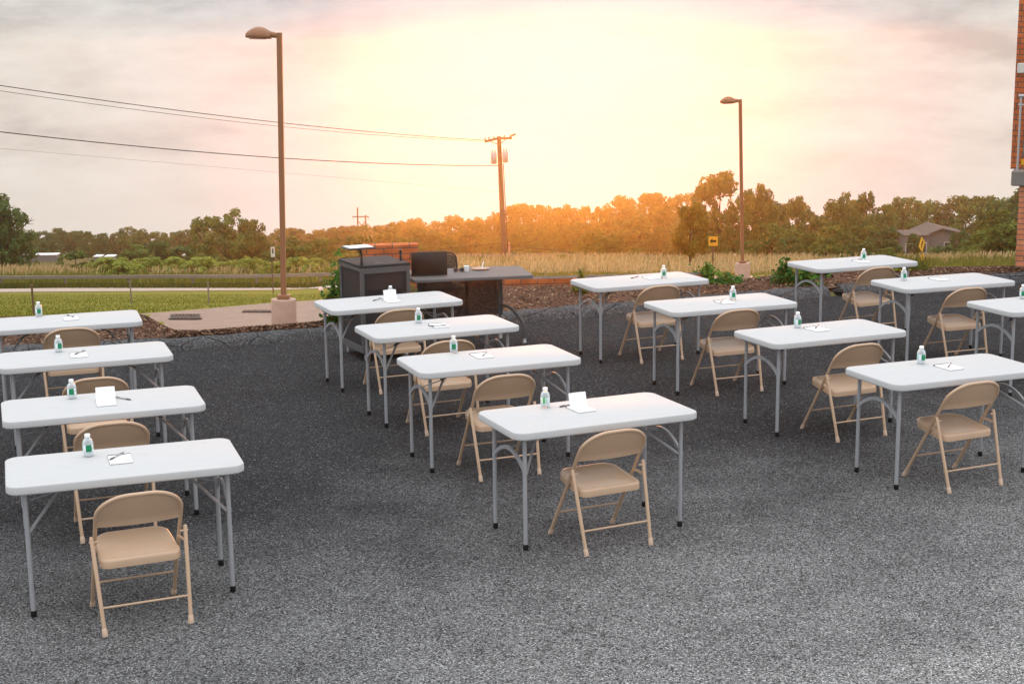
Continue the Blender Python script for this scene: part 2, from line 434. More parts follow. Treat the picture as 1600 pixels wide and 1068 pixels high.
# mulch bed between kerb and crest
m = MB(); rings = []
for x in range(-300, 1801, 10):
    dc = dcrest(x); dirx = ray(x, 480); t = dirx.x / dirx.y; lo, hi = 5., 40.
    for _ in range(40):
        mid = (lo + hi) / 2
        if mid < kerb_y(t * mid): lo = mid
        else: hi = mid
    a = lo + .1; b = max(dc, a + .25) + .02; r = []
    for k in range(9):
        d = a + (b - a) * k / 8
        zz = .085 + .03 * math.sin(k / 8 * math.pi) + random.uniform(-.01, .01)
        
        r.append((t * d, d, zz))
    r[-1] = r[-1][:2] + (.128,)
    rings.append(r)
m.loops(rings, close=False, cap=False)
structure(m.build('mulch_bed', MAT['mulch'], smooth=180))
# loose bark chips
m = MB()
for _ in range(12000):
    x = random.uniform(-60, 1640); dc = dcrest(x)
    t = ray(x, 480).x / ray(x, 480).y; lo, hi = 5., 40.
    for _k in range(18):
        mid = (lo + hi) / 2
        if mid < kerb_y(t * mid): lo = mid
        else: hi = mid
    a = lo + .14; b = max(dc, a + .25)
    if a >= b: continue
    d = random.uniform(a, b); c = Vector((t * d, d, .105 + .025 * math.sin((d - a) / (b - a) * math.pi) + random.uniform(0, .012)))
    L, w = random.uniform(.008, .024), random.uniform(.004, .009); az = random.uniform(0, 6.28); tl = random.uniform(-.5, .5)
    u = Vector((math.cos(az), math.sin(az), tl)).normalized() * L; q = Vector((-math.sin(az), math.cos(az), random.uniform(-.4, .4))) * w
    m.add([c - u - q, c + u - q, c + u + q, c - u + q], [[0, 1, 2, 3]])
o = m.build('bark_chips', MAT['chip'], smooth=None); tag(o, 'loose reddish brown bark chips over the planting bed', 'mulch', kind='stuff')

# asphalt kerb in two runs with a broken gap between them
def kerb_run(name, X0, X1):
    m = MB(); rings = []; nn = int((X1 - X0) / .12) + 1
    for i in range(nn + 1):
        X = X0 + (X1 - X0) * i / nn; Y = kerb_y(X); j = lambda a: random.uniform(-a, a)
        dY = (kerb_y(X + .2) - kerb_y(X - .2)) / .4; N = Vector((-dY, 1, 0)).normalized(); P = Vector((X, Y, 0))
        rings.append([P - N * .02 + Vector((0, 0, -.06)), P + N * (.0 + j(.012)), P + N * (.035 + j(.01)) + Vector((0, 0, .06)), P + N * (.08 + j(.01)) + Vector((0, 0, .102 + j(.007))), P + N * .2 + Vector((0, 0, .108 + j(.006))), P + N * .26 + Vector((0, 0, .04)), P + N * .26 + Vector((0, 0, -.06))])
    m.loops(rings); return structure(m.build(name, MAT['kerb'], smooth=70))
kerb_run('kerb', -20, 3.80); kerb_run('kerb', 3.97, 20)

XL = list(range(-900, 561, 20))
sheet('lawn', XL, lambda x: interp(x, [(-900, 458), (0, 457), (420, 454), (560, 449)]), lambda x: 700, MAT['lawn'], .010, 14)
XD = list(range(210, 581, 10))
sheet('driveway', XD, lambda x: interp(x, [(210, 492), (280, 487), (425, 474), (490, 470), (580, 461)]), lambda x: 700, MAT['drive'], .018, 8)
sheet('road', XL, lambda x: interp(x, [(-900, 455), (0, 452), (420, 445), (560, 440)]), lambda x: interp(x, [(-900, 459), (0, 457.2), (420, 454), (560, 449)]), MAT['road'], .03, 4)
sheet('path', list(range(1060, 1281, 20)), lambda x: interp(x, [(1060, 434), (1280, 427)]), lambda x: 700, MAT['pathm'], .018, 4)

# ------------------------------------------------------------------ folding tables
L, WD, H, IX, IY = 1.22, .637, .732, .09, .09
def make_table():
    root = empty('folding_table')
    m = MB(); m.slab(L, WD, .075, [(.035, H - .046), (.006, H - .046), (0, H - .040), (0, H - .009), (.003, H - .003), (.010, H)], 8)
    m.build('tabletop', MAT['white'], root, 35)
    for sx in (-1, 1):
        x = sx * (L / 2 - IX)
        for sy in (-1, 1):
            y = sy * (WD / 2 - IY); m = MB()
            m.tube([(x, y, .03), (x, y, .30), (x, y, H - .047)], .0128, 12)
            m.tube([(x, y, .455), (x, y, .475)], .0145, 12)
            leg = m.build('leg', MAT['steel'], root, 40)
            m = MB(); m.lathe([(.0135, 0), (.0165, .004), (.0155, .034), (.012, .036)], 12, (x, y, 0)); m.build('foot_cap', MAT['rubber'], leg, 40)
        yb = WD / 2 - IY; m = MB()
        pts = [(x, -yb + 2 * yb * k / 16, .468 + .098 * math.sin(math.pi * k / 16) ** .8) for k in range(17)]
        m.strip(pts, .016, .022, (1, 0, 0)); m.build('arch_brace', MAT['steel'], root, 40)
        m = MB(); hx = sx * .345
        m.strip([(sx * .17, 0, H - .05), (sx * .19, 0, H - .062), (hx + sx * .02, 0, .605)], .030, .008, (0, 1, 0))
        m.tube([(sx * .30, -.012, H - .05), (sx * .30, .012, H - .05)], .012, 8)
        br = m.build('folding_brace', MAT['dark_steel'], root, 40)
        m = MB(); m.tube([(hx, 0, .607), (x - sx * .01, -yb + .004, .462)], .0085, 8)
        m.tube([(hx, 0, .605), (x, .02, .555)], .0035, 6); m.build('brace_tube', MAT['steel'], br, 40)
        m = MB(); m.tube([(hx + .014 * math.cos(a) * sx, .0, .604 + .02 * math.sin(a)) for a in [k * math.pi / 5 for k in range(10)]], .0024, 6, closed=True)
        m.build('lock_ring', MAT['zinc'], br, 60)
        m = MB(); m.tube([(x, -yb, H - .055), (x, yb, H - .055)], .0128, 10); m.build('top_rail', MAT['steel'], root, 40)
    return root

TABLES = dict(M4=(.453, 8.732, .407), L4=(-2.111, 7.733, .329), R4=(2.946, 9.848, .365), R3=(2.395, 11.277, .393), R2=(1.816, 12.675, .352),
    R1=(1.233, 14.046, .378), Q1=(3.517, 15.082, .374), Q2=(4.059, 13.742, .338), Q3=(4.58, 12.487, .373), M1=(-1.097, 12.982, .409),
    M2=(-.604, 11.698, .397), M3=(-.17, 10.392, .373), L3=(-2.601, 9.129, .341), L2=(-3.158, 10.704, .35), L1=(-3.74, 12.184, .321))
COLN = dict(L='column by the lawn', M='column before the lectern', R='column right of the lectern', Q='column by the brick building')
ORD = {'1': 'rearmost', '2': 'second', '3': 'third', '4': 'frontmost'}
def place_name(k, what='table '): return ('frontmost ' if k == 'Q3' else ORD[k[1]] + ' ') + what + ('from the kerb, ' if k[1] in '23' and k != 'Q3' else 'in the ') + COLN[k[0]]

proto = make_table()
first = True
for k, (x, y, a) in TABLES.items():
    o = proto if first else copy_tree(proto); first = False
    o.location = (x, y, 0); o.rotation_euler.z = a
    tag(o, 'white folding table, ' + place_name(k, ''), 'table', 'white folding tables on the asphalt')

def on_table(k, u, v, z=H + .0005):
    x, y, a = TABLES[k]; c, s = math.cos(a), math.sin(a)
    return (x + u * c - v * s, y + u * s + v * c, z), a

# ------------------------------------------------------------------ folding chairs
def make_chair():
    root = empty('folding_chair'); ZT, RV, RH, HW = .718, .115, .165, .2155
    def fr(x, z): return Vector((x, .47 - .63 * z, z))
    left = [fr(-HW - .001, .03), fr(-HW, .30), fr(-HW, ZT - RV - .06)]
    arcl = [fr(-(HW - RH + RH * math.cos(t)), ZT - RV + RV * math.sin(t)) for t in [k / 9 * math.pi / 2 for k in range(10)]]
    pts = left + arcl
    pts = pts + [Vector((-p.x, p.y, p.z)) for p in reversed(pts)]
    m = MB(); m.tube(pts, .0108, 12); frame = m.build('frame', MAT['beige'], root, 50)
    m = MB()
    def foot(m, P, D):
        D = Vector(D).normalized(); m.tube([P, P + D * .004, P + D * .040, P + D * .044], [.0135, .0150, .0135, .0112], 12)
    for s in (-1, 1):
        m = MB(); foot(m, fr(s * HW, 0.0), (0, -.63, 1)); m.build('foot_cap', MAT['beige_cap'], frame, 40)
    for s in (-1, 1):
        A = Vector((s * .2165, 0, 0)); B = Vector((s * .2375, .135, .492)); D = (B - A).normalized(); m = MB()
        m.tube([A + D * .03, B - D * .008, B - D * .002, B], [.0108, .0108, .0085, .003], 12)
        leg = m.build('rear_leg', MAT['beige'], root, 50)
        m = MB(); foot(m, A, D); m.build('foot_cap', MAT['beige_cap'], leg, 40)
        m = MB(); m.tube([B - D * .03 - Vector((s * .03, 0, 0)), B - D * .03 + Vector((s * .014, 0, 0))], .006, 8)
        P = fr(s * .208, .42); m.strip([P, A + D * .425], .004, .016, (1, 0, 0)); m.build('hinge', MAT['beige'], leg, 40)
    m = MB(); m.tube([(-.222, .0385, .14), (.222, .0385, .14)], .0062, 8); m.build('rear_crossbar', MAT['beige'], root, 50)
    m = MB(); a, b = fr(-HW, .165), fr(HW, .165); m.tube([a, b], .0062, 8); m.build('front_crossbar', MAT['beige'], root, 50)
    # pressed seat pan with a rolled rim
    m = MB(); SL, SD = .398, .355; cy = .262; rings = []
    def rr(ins, r):
        hx, hy = SL / 2 - ins, SD / 2 - ins; out = []
        for q, (sx, sy) in enumerate([(1, 1), (-1, 1), (-1, -1), (1, -1)]):
            r_ = max((.085 if sy > 0 else .05) - ins, .012)
            for k in range(9):
                t = q * math.pi / 2 + k / 8 * math.pi / 2
                xx, yy = sx * (hx - r_) + r_ * math.cos(t), sy * (hy - r_) + r_ * math.sin(t)
                out.append((xx * (1 - .05 * yy / hy), yy))
        return out
    def zs(y): return .392 + .045 * (y / SD)
    for ins, dz in [(.014, -.046), (0, -.044), (0, -.012), (.004, -.003), (.012, 0), (.022, 0), (.04, -.0065), (.075, -.010), (.13, -.013)]:
        rings.append([(x, cy + y, zs(y) + dz) for x, y in rr(ins, 0)])
    m.loops(rings); m.build('seat', MAT['beige'], root, 55)
    # back panel filling the loop, bowed to the rear, lower edge rolled
    NX, NZ = 24, 8; z0, z1 = .545, ZT - .004; m = MB()
    def hw(z):
        if z < ZT - RV: return HW - .004
        q = min(1, (z - (ZT - RV)) / RV); return max(.02, HW - RH + RH * math.sqrt(max(0, 1 - q * q)) - .004)
    def lay(off):
        g = []
        for j in range(NZ + 1):
            z = z0 + (z1 - z0) * j / NZ; h = hw(z)
            for i in range(NX + 1):
                u = -1 + 2 * i / NX; bow = .030 * (1 - u * u) * (1 - j / NZ) ** .7
                p = fr(u * h, z); g.append((p.x, p.y - bow + off + (-.006 if j == 0 else 0), p.z - (.004 if j == 0 else 0)))
        return g
    A, B = lay(-.004), lay(.004); nx = NX + 1; N = len(A); fs = []
    for j in range(NZ):
        for i in range(NX):
            q = [j * nx + i, j * nx + i + 1, (j + 1) * nx + i + 1, (j + 1) * nx + i]
            fs.append(q); fs.append([N + t for t in q[::-1]])
    for i in range(NX):
        fs.append([i + 1, i, N + i, N + i + 1]); t = NZ * nx; fs.append([t + i, t + i + 1, N + t + i + 1, N + t + i])
    for j in range(NZ):
        fs.append([j * nx, (j + 1) * nx, N + (j + 1) * nx, N + j * nx]); t = NX; fs.append([(j + 1) * nx + t, j * nx + t, N + j * nx + t, N + (j + 1) * nx + t])
    m.add(A + B, fs); m.build('back_panel', MAT['beige'], root, 50)
    return root

CHAIRS = dict(L4=(.031, -.635, 4.4), L3=(.012, -.555, 1.5), L2=(.008, -.865, 1), L1=(.035, -.40, 1), M4=(-.03, -.478, 2.2), M3=(-.068, -.582, 0), M2=(-.105, -.62, 0), M1=(-.034, -.478, 0),
    R4=(-.041, -.437, 2.8), R3=(.007, -.573, 1.0), R2=(-.010, -.392, 1), R1=(.035, -.415, .6), Q1=(.045, -.44, 1), Q2=(-.004, -.45, 1))
proto = make_chair(); first = True
for k, (u, v, da) in CHAIRS.items():
    o = proto if first else copy_tree(proto); first = False
    P, a = on_table(k, u, v, 0); o.location = P; o.rotation_euler.z = a + R(da)
    tag(o, 'beige folding chair at the ' + place_name(k), 'chair', 'beige folding chairs facing the lectern')

# ------------------------------------------------------------------ bottles, pads, pens
def make_bottle():
    root = empty('water_bottle'); m = MB()
    m.lathe([(.020, 0), (.0262, .003), (.0285, .010), (.0280, .024), (.0288, .027), (.0288, .068), (.0290, .072), (.0280, .080), (.0235, .092), (.0160, .101), (.0128, .105), (.0128, .110)], 20)
    m.lathe([(.017, .002), (.024, .006), (.026, .03), (.026, .07), (.0225, .088), (.014, .098)], 20)
    m.build('body', MAT['clear'], root, 60)
    m = MB(); m.lathe([(.0291, .029), (.0294, .030), (.0294, .066), (.0291, .067)], 28, cap=False); m.build('wrapper', MAT['label'], root, 60)
    m = MB(); m.lathe([(.0150, .107), (.0155, .109), (.0155, .122), (.0140, .1245), (.004, .125)], 18); m.build('cap', MAT['cap'], root, 50)
    return root
BOT = dict(L4=(138.5, 712, -1.45), L3=(113, 622, -1.7), L2=(92, 549.5, -1.2), L1=(61, 494, -1.5), M1=(610.5, 468, -1.1), M2=(654, 504.5, -1.5), M3=(709, 550.5, -1.55), M4=(852, 636, .2),
    R1=(1037, 434.5, -1.5), R2=(1145, 468.5, -1.3), R3=(1246, 511.5, -.9), R4=(1439, 568, -.95), Q1=(1349, 407, -1.4), Q2=(1412, 438, -1.2), Q3=(1598, 466.5, -1.5))
proto = make_bottle(); first = True
for k, (bx, by, rz) in BOT.items():
    o = proto if first else copy_tree(proto); first = False
    P = atz(bx, by, H); o.location = (P.x, P.y, H + .0005)
    az = math.atan2(P.y, P.x)  # direction from the camera, so the wrapper turns as in the photo
    o.rotation_euler.z = rz - 1.6 + az + R(5)
    tag(o, 'small water bottle on the ' + place_name(k), 'bottle', 'water bottles on the tables')

PW, PD = .118, .165
def make_pad(opened):
    root = empty('notepad'); m = MB()
    m.box((0, 0, .0042), (PW, PD, .0084), bev=.0008); m.build('pages', MAT['paper'], root, None)
    m = MB(); m.box((0, PD / 2 + .003, .0052), (PW + .003, .011, .0104), bev=.001); m.build('binding', MAT['ink'], root, None)
    m = MB(); m.box((0, -.001, -.0004), (PW + .002, PD + .001, .0008)); m.build('backing', MAT['ink'], root, None)
    if opened:
        m = MB(); rings = []
        for i in range(8):
            t = i / 7; y = PD / 2 - .055 + .006 * math.sin(t * 2) + .02 * t; z = .010 + .085 * t
            bow = [0, .004, .006, .004, 0]
            rings.append([(-PW / 2 + PW * q / 4, y + bow[q] * t, z) for q in range(5)] + [(-PW / 2 + PW * q / 4, y + bow[q] * t + .0012, z) for q in range(4, -1, -1)])
        m.loops(rings); m.build('raised_cover', MAT['paper'], root, 60)
    return root
def make_pen():
    root = empty('pen'); m = MB()
    m.tube([(-.03, 0, .0052), (.062, 0, .0052), (.068, 0, .0052)], [.0044, .0044, .0032], 8); m.build('barrel', MAT['penlight'], root, 50)
    m = MB(); m.tube([(-.066, 0, .0052), (-.064, 0, .0052), (-.03, 0, .0052)], [.0040, .0052, .0052], 8)
    m.tube([(-.078, 0, .0052), (-.066, 0, .0052)], [.0012, .0040], 8); m.build('grip', MAT['pen'], root, 50)
    m = MB(); m.tube([(.030, 0, .0105), (.064, 0, .0105), (.066, 0, .006)], .0014, 6); m.tube([(.068, 0, .0052), (.076, 0, .0052)], .0026, 8); m.build('clip', MAT['pen'], root, 50)
    return root
padf, pado, penp = make_pad(False), make_pad(True), make_pen()
used = set()
def place(proto):
    if proto.name in used: return copy_tree(proto)
    used.add(proto.name); return proto
PADS = dict(L4=(188, 718.5, 0, 0), L3=(166, 630, 1, -2), L2=(123, 555.5, 0, 0), L1=(111, 498, 0, 0), M1=(612, 470.5, 1, 0), M2=(686, 509.5, 0, 0), M3=(753, 556.5, 0, 2), M4=(908, 639.5, 1, 2),
    R1=(1018, 434.5, 0, 0), R2=(1132, 472.5, 0, 0), R3=(1276, 515, 0, 2), R4=(1483, 574.5, 0, 2), Q1=(1346, 409, 0, 0), Q2=(1467, 436.5, 0, 0))
PENS = dict(L4=((169, 723), (196, 709.5), 1), L3=((203, 625), (181, 621.5), 0), L2=((115, 557), (134, 550), 1), L1=((105, 494.5), (116, 498), 1), M1=((581, 471), (597, 466), 0), M2=((670, 511.5), (697, 511), 1), M3=((752, 561), (763, 550.5), 1), M4=((881, 635), (895, 632), 0),
    R1=((985, 435.5), (998, 432.3), 0), R2=((1125, 475.5), (1130, 469.5), 1), R3=((1273, 516), (1280, 509.5), 1), R4=((1480, 577.5), (1487, 568.5), 1), Q1=((1341, 406), (1347, 409), 1), Q2=((1467.5, 433.5), (1471, 438), 1))
for k, (x, y, op, da) in PADS.items():
    o = place(pado if op else padf); P = atz(x, y, H)
    o.location = (P.x, P.y, H + .0012); o.rotation_euler.z = TABLES[k][2] + R(da)
    tag(o, ('notepad with raised cover, ' if op else 'flat white notepad, ') + place_name(k), 'notepad', 'notepads on the tables')
for k, (a, b, onpad) in PENS.items():
    o = place(penp); A, B = atz(*a, H), atz(*b, H); C = (A + B) / 2
    o.location = (C.x, C.y, H + (.0101 if onpad else .0006)); o.rotation_euler.z = math.atan2(B.y - A.y, B.x - A.x)
    tag(o, ('pen on the notepad, ' if onpad else 'pen beside the notepad, ') + place_name(k), 'pen', 'pens by the notepads')

# ------------------------------------------------------------------ lectern cart, desk and what is on it
a = R(26); P = atz(567.5, 550, .1)
root = empty('lectern', (P.x, P.y, 0), a); tag(root, 'charcoal steel lectern cart on casters behind the rearmost table', 'lectern')
LW, LD, LH = .50, .60, .905
m = MB(); m.box((LW / 2, LD / 2, LH + .011), (LW + .012, LD + .012, .022), bev=.005); m.build('top', MAT['cart'], root, None)
m = MB()
for x in (.018, LW - .018):
    for y in (.018, LD - .018): m.box((x, y, (LH + .085) / 2), (.036, .036, LH - .085), bev=.003)
m.box((LW / 2, .018, LH - .03), (LW - .073, .034, .058)); m.box((LW / 2, .018, .115), (LW - .073, .034, .058))
m.box((.018, LD / 2, LH - .02), (.034, LD - .073, .038)); m.box((.018, LD / 2, .115), (.034, LD - .073, .058))
m.box((LW - .018, LD / 2, LH - .02), (.034, LD - .073, .038)); m.box((LW - .018, LD / 2, .115), (.034, LD - .073, .058))
m.build('frame', MAT['cart_frame'], root, None)
m = MB(); m.box((LW / 2, .022, .50), (LW - .074, .012, LH - .20))
for i in range(9): m.box((LW / 2, .0125, .56 + i * .016), (LW - .11, .007, .006))
m.build('front_panel', MAT['cart'], root, None)
for x in (.022, LW - .022):
    m = MB(); m.box((x, LD / 2, .50), (.012, LD - .074, LH - .20)); m.build('side_panel', MAT['cart'], root, None)
m = MB(); m.box((LW / 2, LD - .022, .50), (LW - .074, .012, LH - .20)); m.build('back_panel', MAT['cart'], root, None)
m = MB(); m.box((LW / 2, LD / 2, .09), (LW - .074, LD - .074, .01)); m.build('bottom_shelf', MAT['cart'], root, None)
for x in (.05, LW - .05):
    for y in (.05, LD - .05):
        m = MB(); m.tube([(x - .012, y - .01, .036), (x + .012, y - .01, .036)], .036, 16); m.box((x, y, .079), (.03, .04, .012)); m.build('caster', MAT['galv'], root, 40)
m = MB(); m.box((LW * .42, .08, LH + .0235), (.07, .03, .003)); m.build('pull_recess', MAT['black'], root, None)
# reading tray on its bent pole, and a short microphone stem
t = LH + .022
m = MB(); m.lathe([(.016, t), (.016, t + .05), (.012, t + .055), (.012, t + .075)], 12, (.035, .06, 0)); m.tube(roundpoly([(.035, .06, t + .06), (.035, .06, t + .12), (.015, .05, t + .155), (.01, .05, t + .175)], .03), .010, 10)
pole = m.build('tray_pole', MAT['black'], root, 40)
m = MB(); m.slab(.27, .25, .02, [(.01, 0), (0, .004), (0, .010), (.006, .013)], 5, (.0, .06, t + .165)); tray = m.build('reading_tray', MAT['black'], root, 40)
m = MB(); m.box((.01, .07, t + .1795), (.235, .20, .002)); m.build('tray_sheet', MAT['paper'], tray, None)
m = MB(); m.lathe([(.013, t), (.013, t + .045), (.010, t + .05), (.010, t + .068), (.014, t + .07), (.014, t + .10), (.006, t + .105)], 12, (LW - .02, LD * .30, 0)); m.build('microphone_stem', MAT['black'], root, 40)

a = R(11.5); P = atz(645, 437.5, .74)
root = empty('presenter_desk', (P.x, P.y, 0), a); tag(root, 'grey presenter desk with curved steel legs beside the lectern', 'desk')
DL, DD, DH = 1.20, .70, .74
m = MB(); m.slab(DL, DD, .04, [(.03, DH - .032), (.004, DH - .032), (0, DH - .027), (0, DH - .006), (.005, DH)], 6, (DL / 2, DD / 2, 0)); m.build('desktop', MAT['desk'], root, 35)
for x, sx in ((.14, -1), (DL - .24, 1)):
    cy = .54; fx, fy = (.19 * sx, -.29); m = MB(); m.box((x, cy, (DH - .033 + .27) / 2), (.055, .05, DH - .033 - .27), bev=.006)
    m.tube(roundpoly([(x, cy, .37), (x + fx * .45, cy + fy * .45, .36), (x + fx, cy + fy, .22), (x + fx, cy + fy, .055)], .16, 10), .016, 10)
    m.tube([(x, cy + .01, .36), (x + .004, cy + .02, .055)], .015, 10)
    m.build('leg', MAT['cart_frame'], root, 40)
    for xx, yy in ((fx, fy), (.004, .02)):
        m = MB(); m.lathe([(.014, .066), (.02, .058), (.02, .05)], 12, (x + xx, cy + yy, 0)); m.tube([(x + xx - .015, cy + yy, .025), (x + xx + .015, cy + yy, .025)], .025, 14); m.build('caster', MAT['galv'], root, 40)
m = MB(); m.box((.14 + (DL - .38) / 2, .545, .46), (DL - .38 - .06, .004, .36)); m.build('modesty_panel', MAT['mesh'], root, None)
m = MB(); m.box((.14 + (DL - .38) / 2, .545, .648), (DL - .38 - .06, .016, .014)); m.box((.14 + (DL - .38) / 2, .545, .272), (DL - .38 - .06, .016, .014))
m.box((.62, .544, .46), (.03, .012, .36)); m.build('panel_rail', MAT['cart'], root, None)

def desk_pt(x, y): return atz(x, y, DH)
P = desk_pt(671, 431); a = R(9)
root = empty('laptop', (P.x, P.y, DH + .0006), a); tag(root, 'black laptop open on the desk with its lid towards the tables', 'laptop')
m = MB(); m.slab(.36, .25, .015, [(.004, 0), (0, .003), (0, .018), (.003, .021)], 4, (0, .12, 0)); m.build('base', MAT['black'], root, 35)
m = MB(); m.slab(.355, .225, .012, [(.003, -.005), (0, -.003), (0, .003), (.003, .005)], 4); lid = m.build('screen_lid', MAT['black'], root, 35)
lid.location = (0, -.012, .130); lid.rotation_euler = (R(96), 0, 0)
m = MB()
for x in (-.11, .11): m.tube([(x - .025, 0, .0235), (x + .025, 0, .0235)], .006, 8)
m.build('hinge', MAT['cart'], root, 40)

P = desk_pt(717, 425); root = empty('sunglasses', (P.x, P.y, DH + .001), R(20)); tag(root, 'dark folded sunglasses lying next to the laptop', 'sunglasses')
for s in (-1, 1):
    m = MB(); m.tube([(s * .032 + .024 * math.cos(q), 0, .021 + .019 * math.sin(q)) for q in [k * math.pi / 7 for k in range(14)]], .003, 6, closed=True); fr_ = m.build('rim', MAT['wood'], root, 40)
    m = MB(); m.lathe([(.0005, -.001), (.0235, -.001), (.0235, .001), (.0005, .001)], 16); ln = m.build('lens', MAT['glass'], root, 40); ln.location = (s * .032, 0, .021); ln.rotation_euler = (R(90), 0, 0)
m = MB(); m.tube([(-.008, 0, .028), (.008, 0, .028)], .003, 6)
m.tube([(-.056, 0, .026), (-.056, .02, .022), (.03, .05, .004)], .0025, 6); m.tube([(.056, 0, .026), (.056, .02, .022), (-.03, .055, .004)], .0025, 6); m.build('temple', MAT['wood'], root, 40)
P = desk_pt(729, 424.5); m = MB(); m.lathe([(.019, 0), (.021, .003), (.028, .055), (.029, .06), (.026, .058), (.018, .006)], 14)
o = m.build('paper_cup', MAT['paper'], None, 50); o.location = (P.x, P.y, DH + .0006); tag(o, 'small white paper cup between sunglasses and dish', 'cup')
P = desk_pt(751, 421); root = empty('dish', (P.x, P.y, DH + .0006)); tag(root, 'shallow brown dish with a white stick on the desk', 'dish')
m = MB(); m.lathe([(.04, 0), (.07, .004), (.095, .014), (.092, .016), (.065, .008), (.002, .006)], 24); m.build('bowl', MAT['concrete'], root, 50)
m = MB(); m.tube([(.01, 0, .009), (.03, .03, .075)], .005, 8); m.build('stick', MAT['paper'], root, 50)

# black mesh chair behind the desk
P = atd(694, 420, 15.25); root = empty('mesh_chair', (P.x, 15.25, .06), R(200)); tag(root, 'black mesh back chair standing behind the presenter desk', 'chair')
m = MB(); m.slab(.44, .42, .06, [(.01, .42), (0, .425), (0, .455), (.012, .462)], 6); m.build('seat', MAT['black'], root, 40)
m = MB(); m.slab(.40, .28, .06, [(0, 0), (0, .003)], 6); b = m.build('mesh_back', MAT['mesh'], root, None); b.location = (0, -.225, .60); b.rotation_euler = (R(98), 0, 0)
m = MB(); m.tube(roundpoly([(-.215, -.20, .44), (-.21, -.25, .755), (.21, -.25, .755), (.215, -.20, .44)], .08), .011, 8); m.build('back_frame', MAT['black'], root, 40)
for sx in (-1, 1):
    for y0, y1 in ((.16, .22), (-.16, -.20)):
        m = MB(); m.tube([(sx * .19, y0, .43), (sx * .21, y1, 0)], .010, 8); m.build('leg', MAT['black'], root, 40)

# ------------------------------------------------------------------ kerb side things
P = Vector((3.885, kerb_y(3.885) + .07, 0)); m = MB(); rnd = random.Random(3)
for i in range(9):
    c = (rnd.uniform(-.07, .07), rnd.uniform(-.05, .09), rnd.uniform(.02, .05)); q = [(.001, -1), (.7, -.7), (1, 0), (.75, .65), (.001, 1)]; s = rnd.uniform(.03, .055)
    m.lathe([(a * s * rnd.uniform(.8, 1.2), b * s * .8) for a, b in q], 7, c)
o = m.build('tar_lump', MAT['rubble'], None, 25); o.location = P; tag(o, 'black lump of broken asphalt filling the gap in the kerb', 'rubble')

def brick_wall():
    A, B = atz(655, 453, .1), atz(1112, 441.5, .1); v = (B - A); ln = Vector((v.x, v.y, 0)).length
    root = empty('brick_wall', (A.x, A.y, 0), math.atan2(v.y, v.x)); tag(root, 'low red brick wall behind the mulch bed, stepped up behind the lectern', 'wall')
    h = .20
    m = MB(); m.box((ln / 2, .11, h / 2 - .2), (ln - .004, .20, h + .4)); m.build('low_wall', MAT['brick'], root, None)
    m = MB(); m.box((-.33, .11, .22), (.66, .22, .86)); m.build('tall_section', MAT['brick'], root, None)
brick_wall()

# brick building at the frame's edge
P = atd(1585.5, 424, 18.7); root = empty('brick_building', (P.x, P.y, 0), R(-23)); tag(root, 'orange brick building with a concrete ledge and metal railing', 'building')
m = MB(); m.box((1.6, 1.6, .35), (3.2, 3.2, 1.62)); m.build('lower_wall', MAT['brick2'], root, None)
m = MB(); m.box((1.57, 1.60, 1.255), (3.34, 3.28, .19), bev=.012); m.build('ledge', MAT['ledge'], root, None)
m = MB(); m.box((1.54, 1.75, 3.45), (3.36, 2.9, 4.2)); m.build('upper_wall', MAT['brick'], root, None)
m = MB(); m.box((1.6, 1.75, 5.6), (3.36, 3.06, .1), bev=.01); m.build('roof', MAT['ledge'], root, None)
m = MB()
for z in (2.17, 2.28): m.tube([(-.07, .08, z), (3.1, .08, z)], .022 if z > 2.2 else .012, 8)
for i in range(28): m.tube([(-.04 + i * .11, .08, 1.35), (-.04 + i * .11, .08, 2.28 if i % 8 == 0 else 2.17)], .014 if i % 8 == 0 else .008, 8)
m.build('railing', MAT['galv'], root, 40)
m = MB(); m.box((-.06, .285, 2.62), (.12, .028, .13), bev=.01); m.build('wall_fixture', MAT['signwhite'], root, None)
m = MB(); m.box((.05, .295, 1.62), (.10, .008, .2)); m.build('patch', MAT['ledge'], root, None)
m = MB(); m.box((.03, .295, 1.44), (.085, .008, .07)); m.build('patch', MAT['yellow'], root, None)

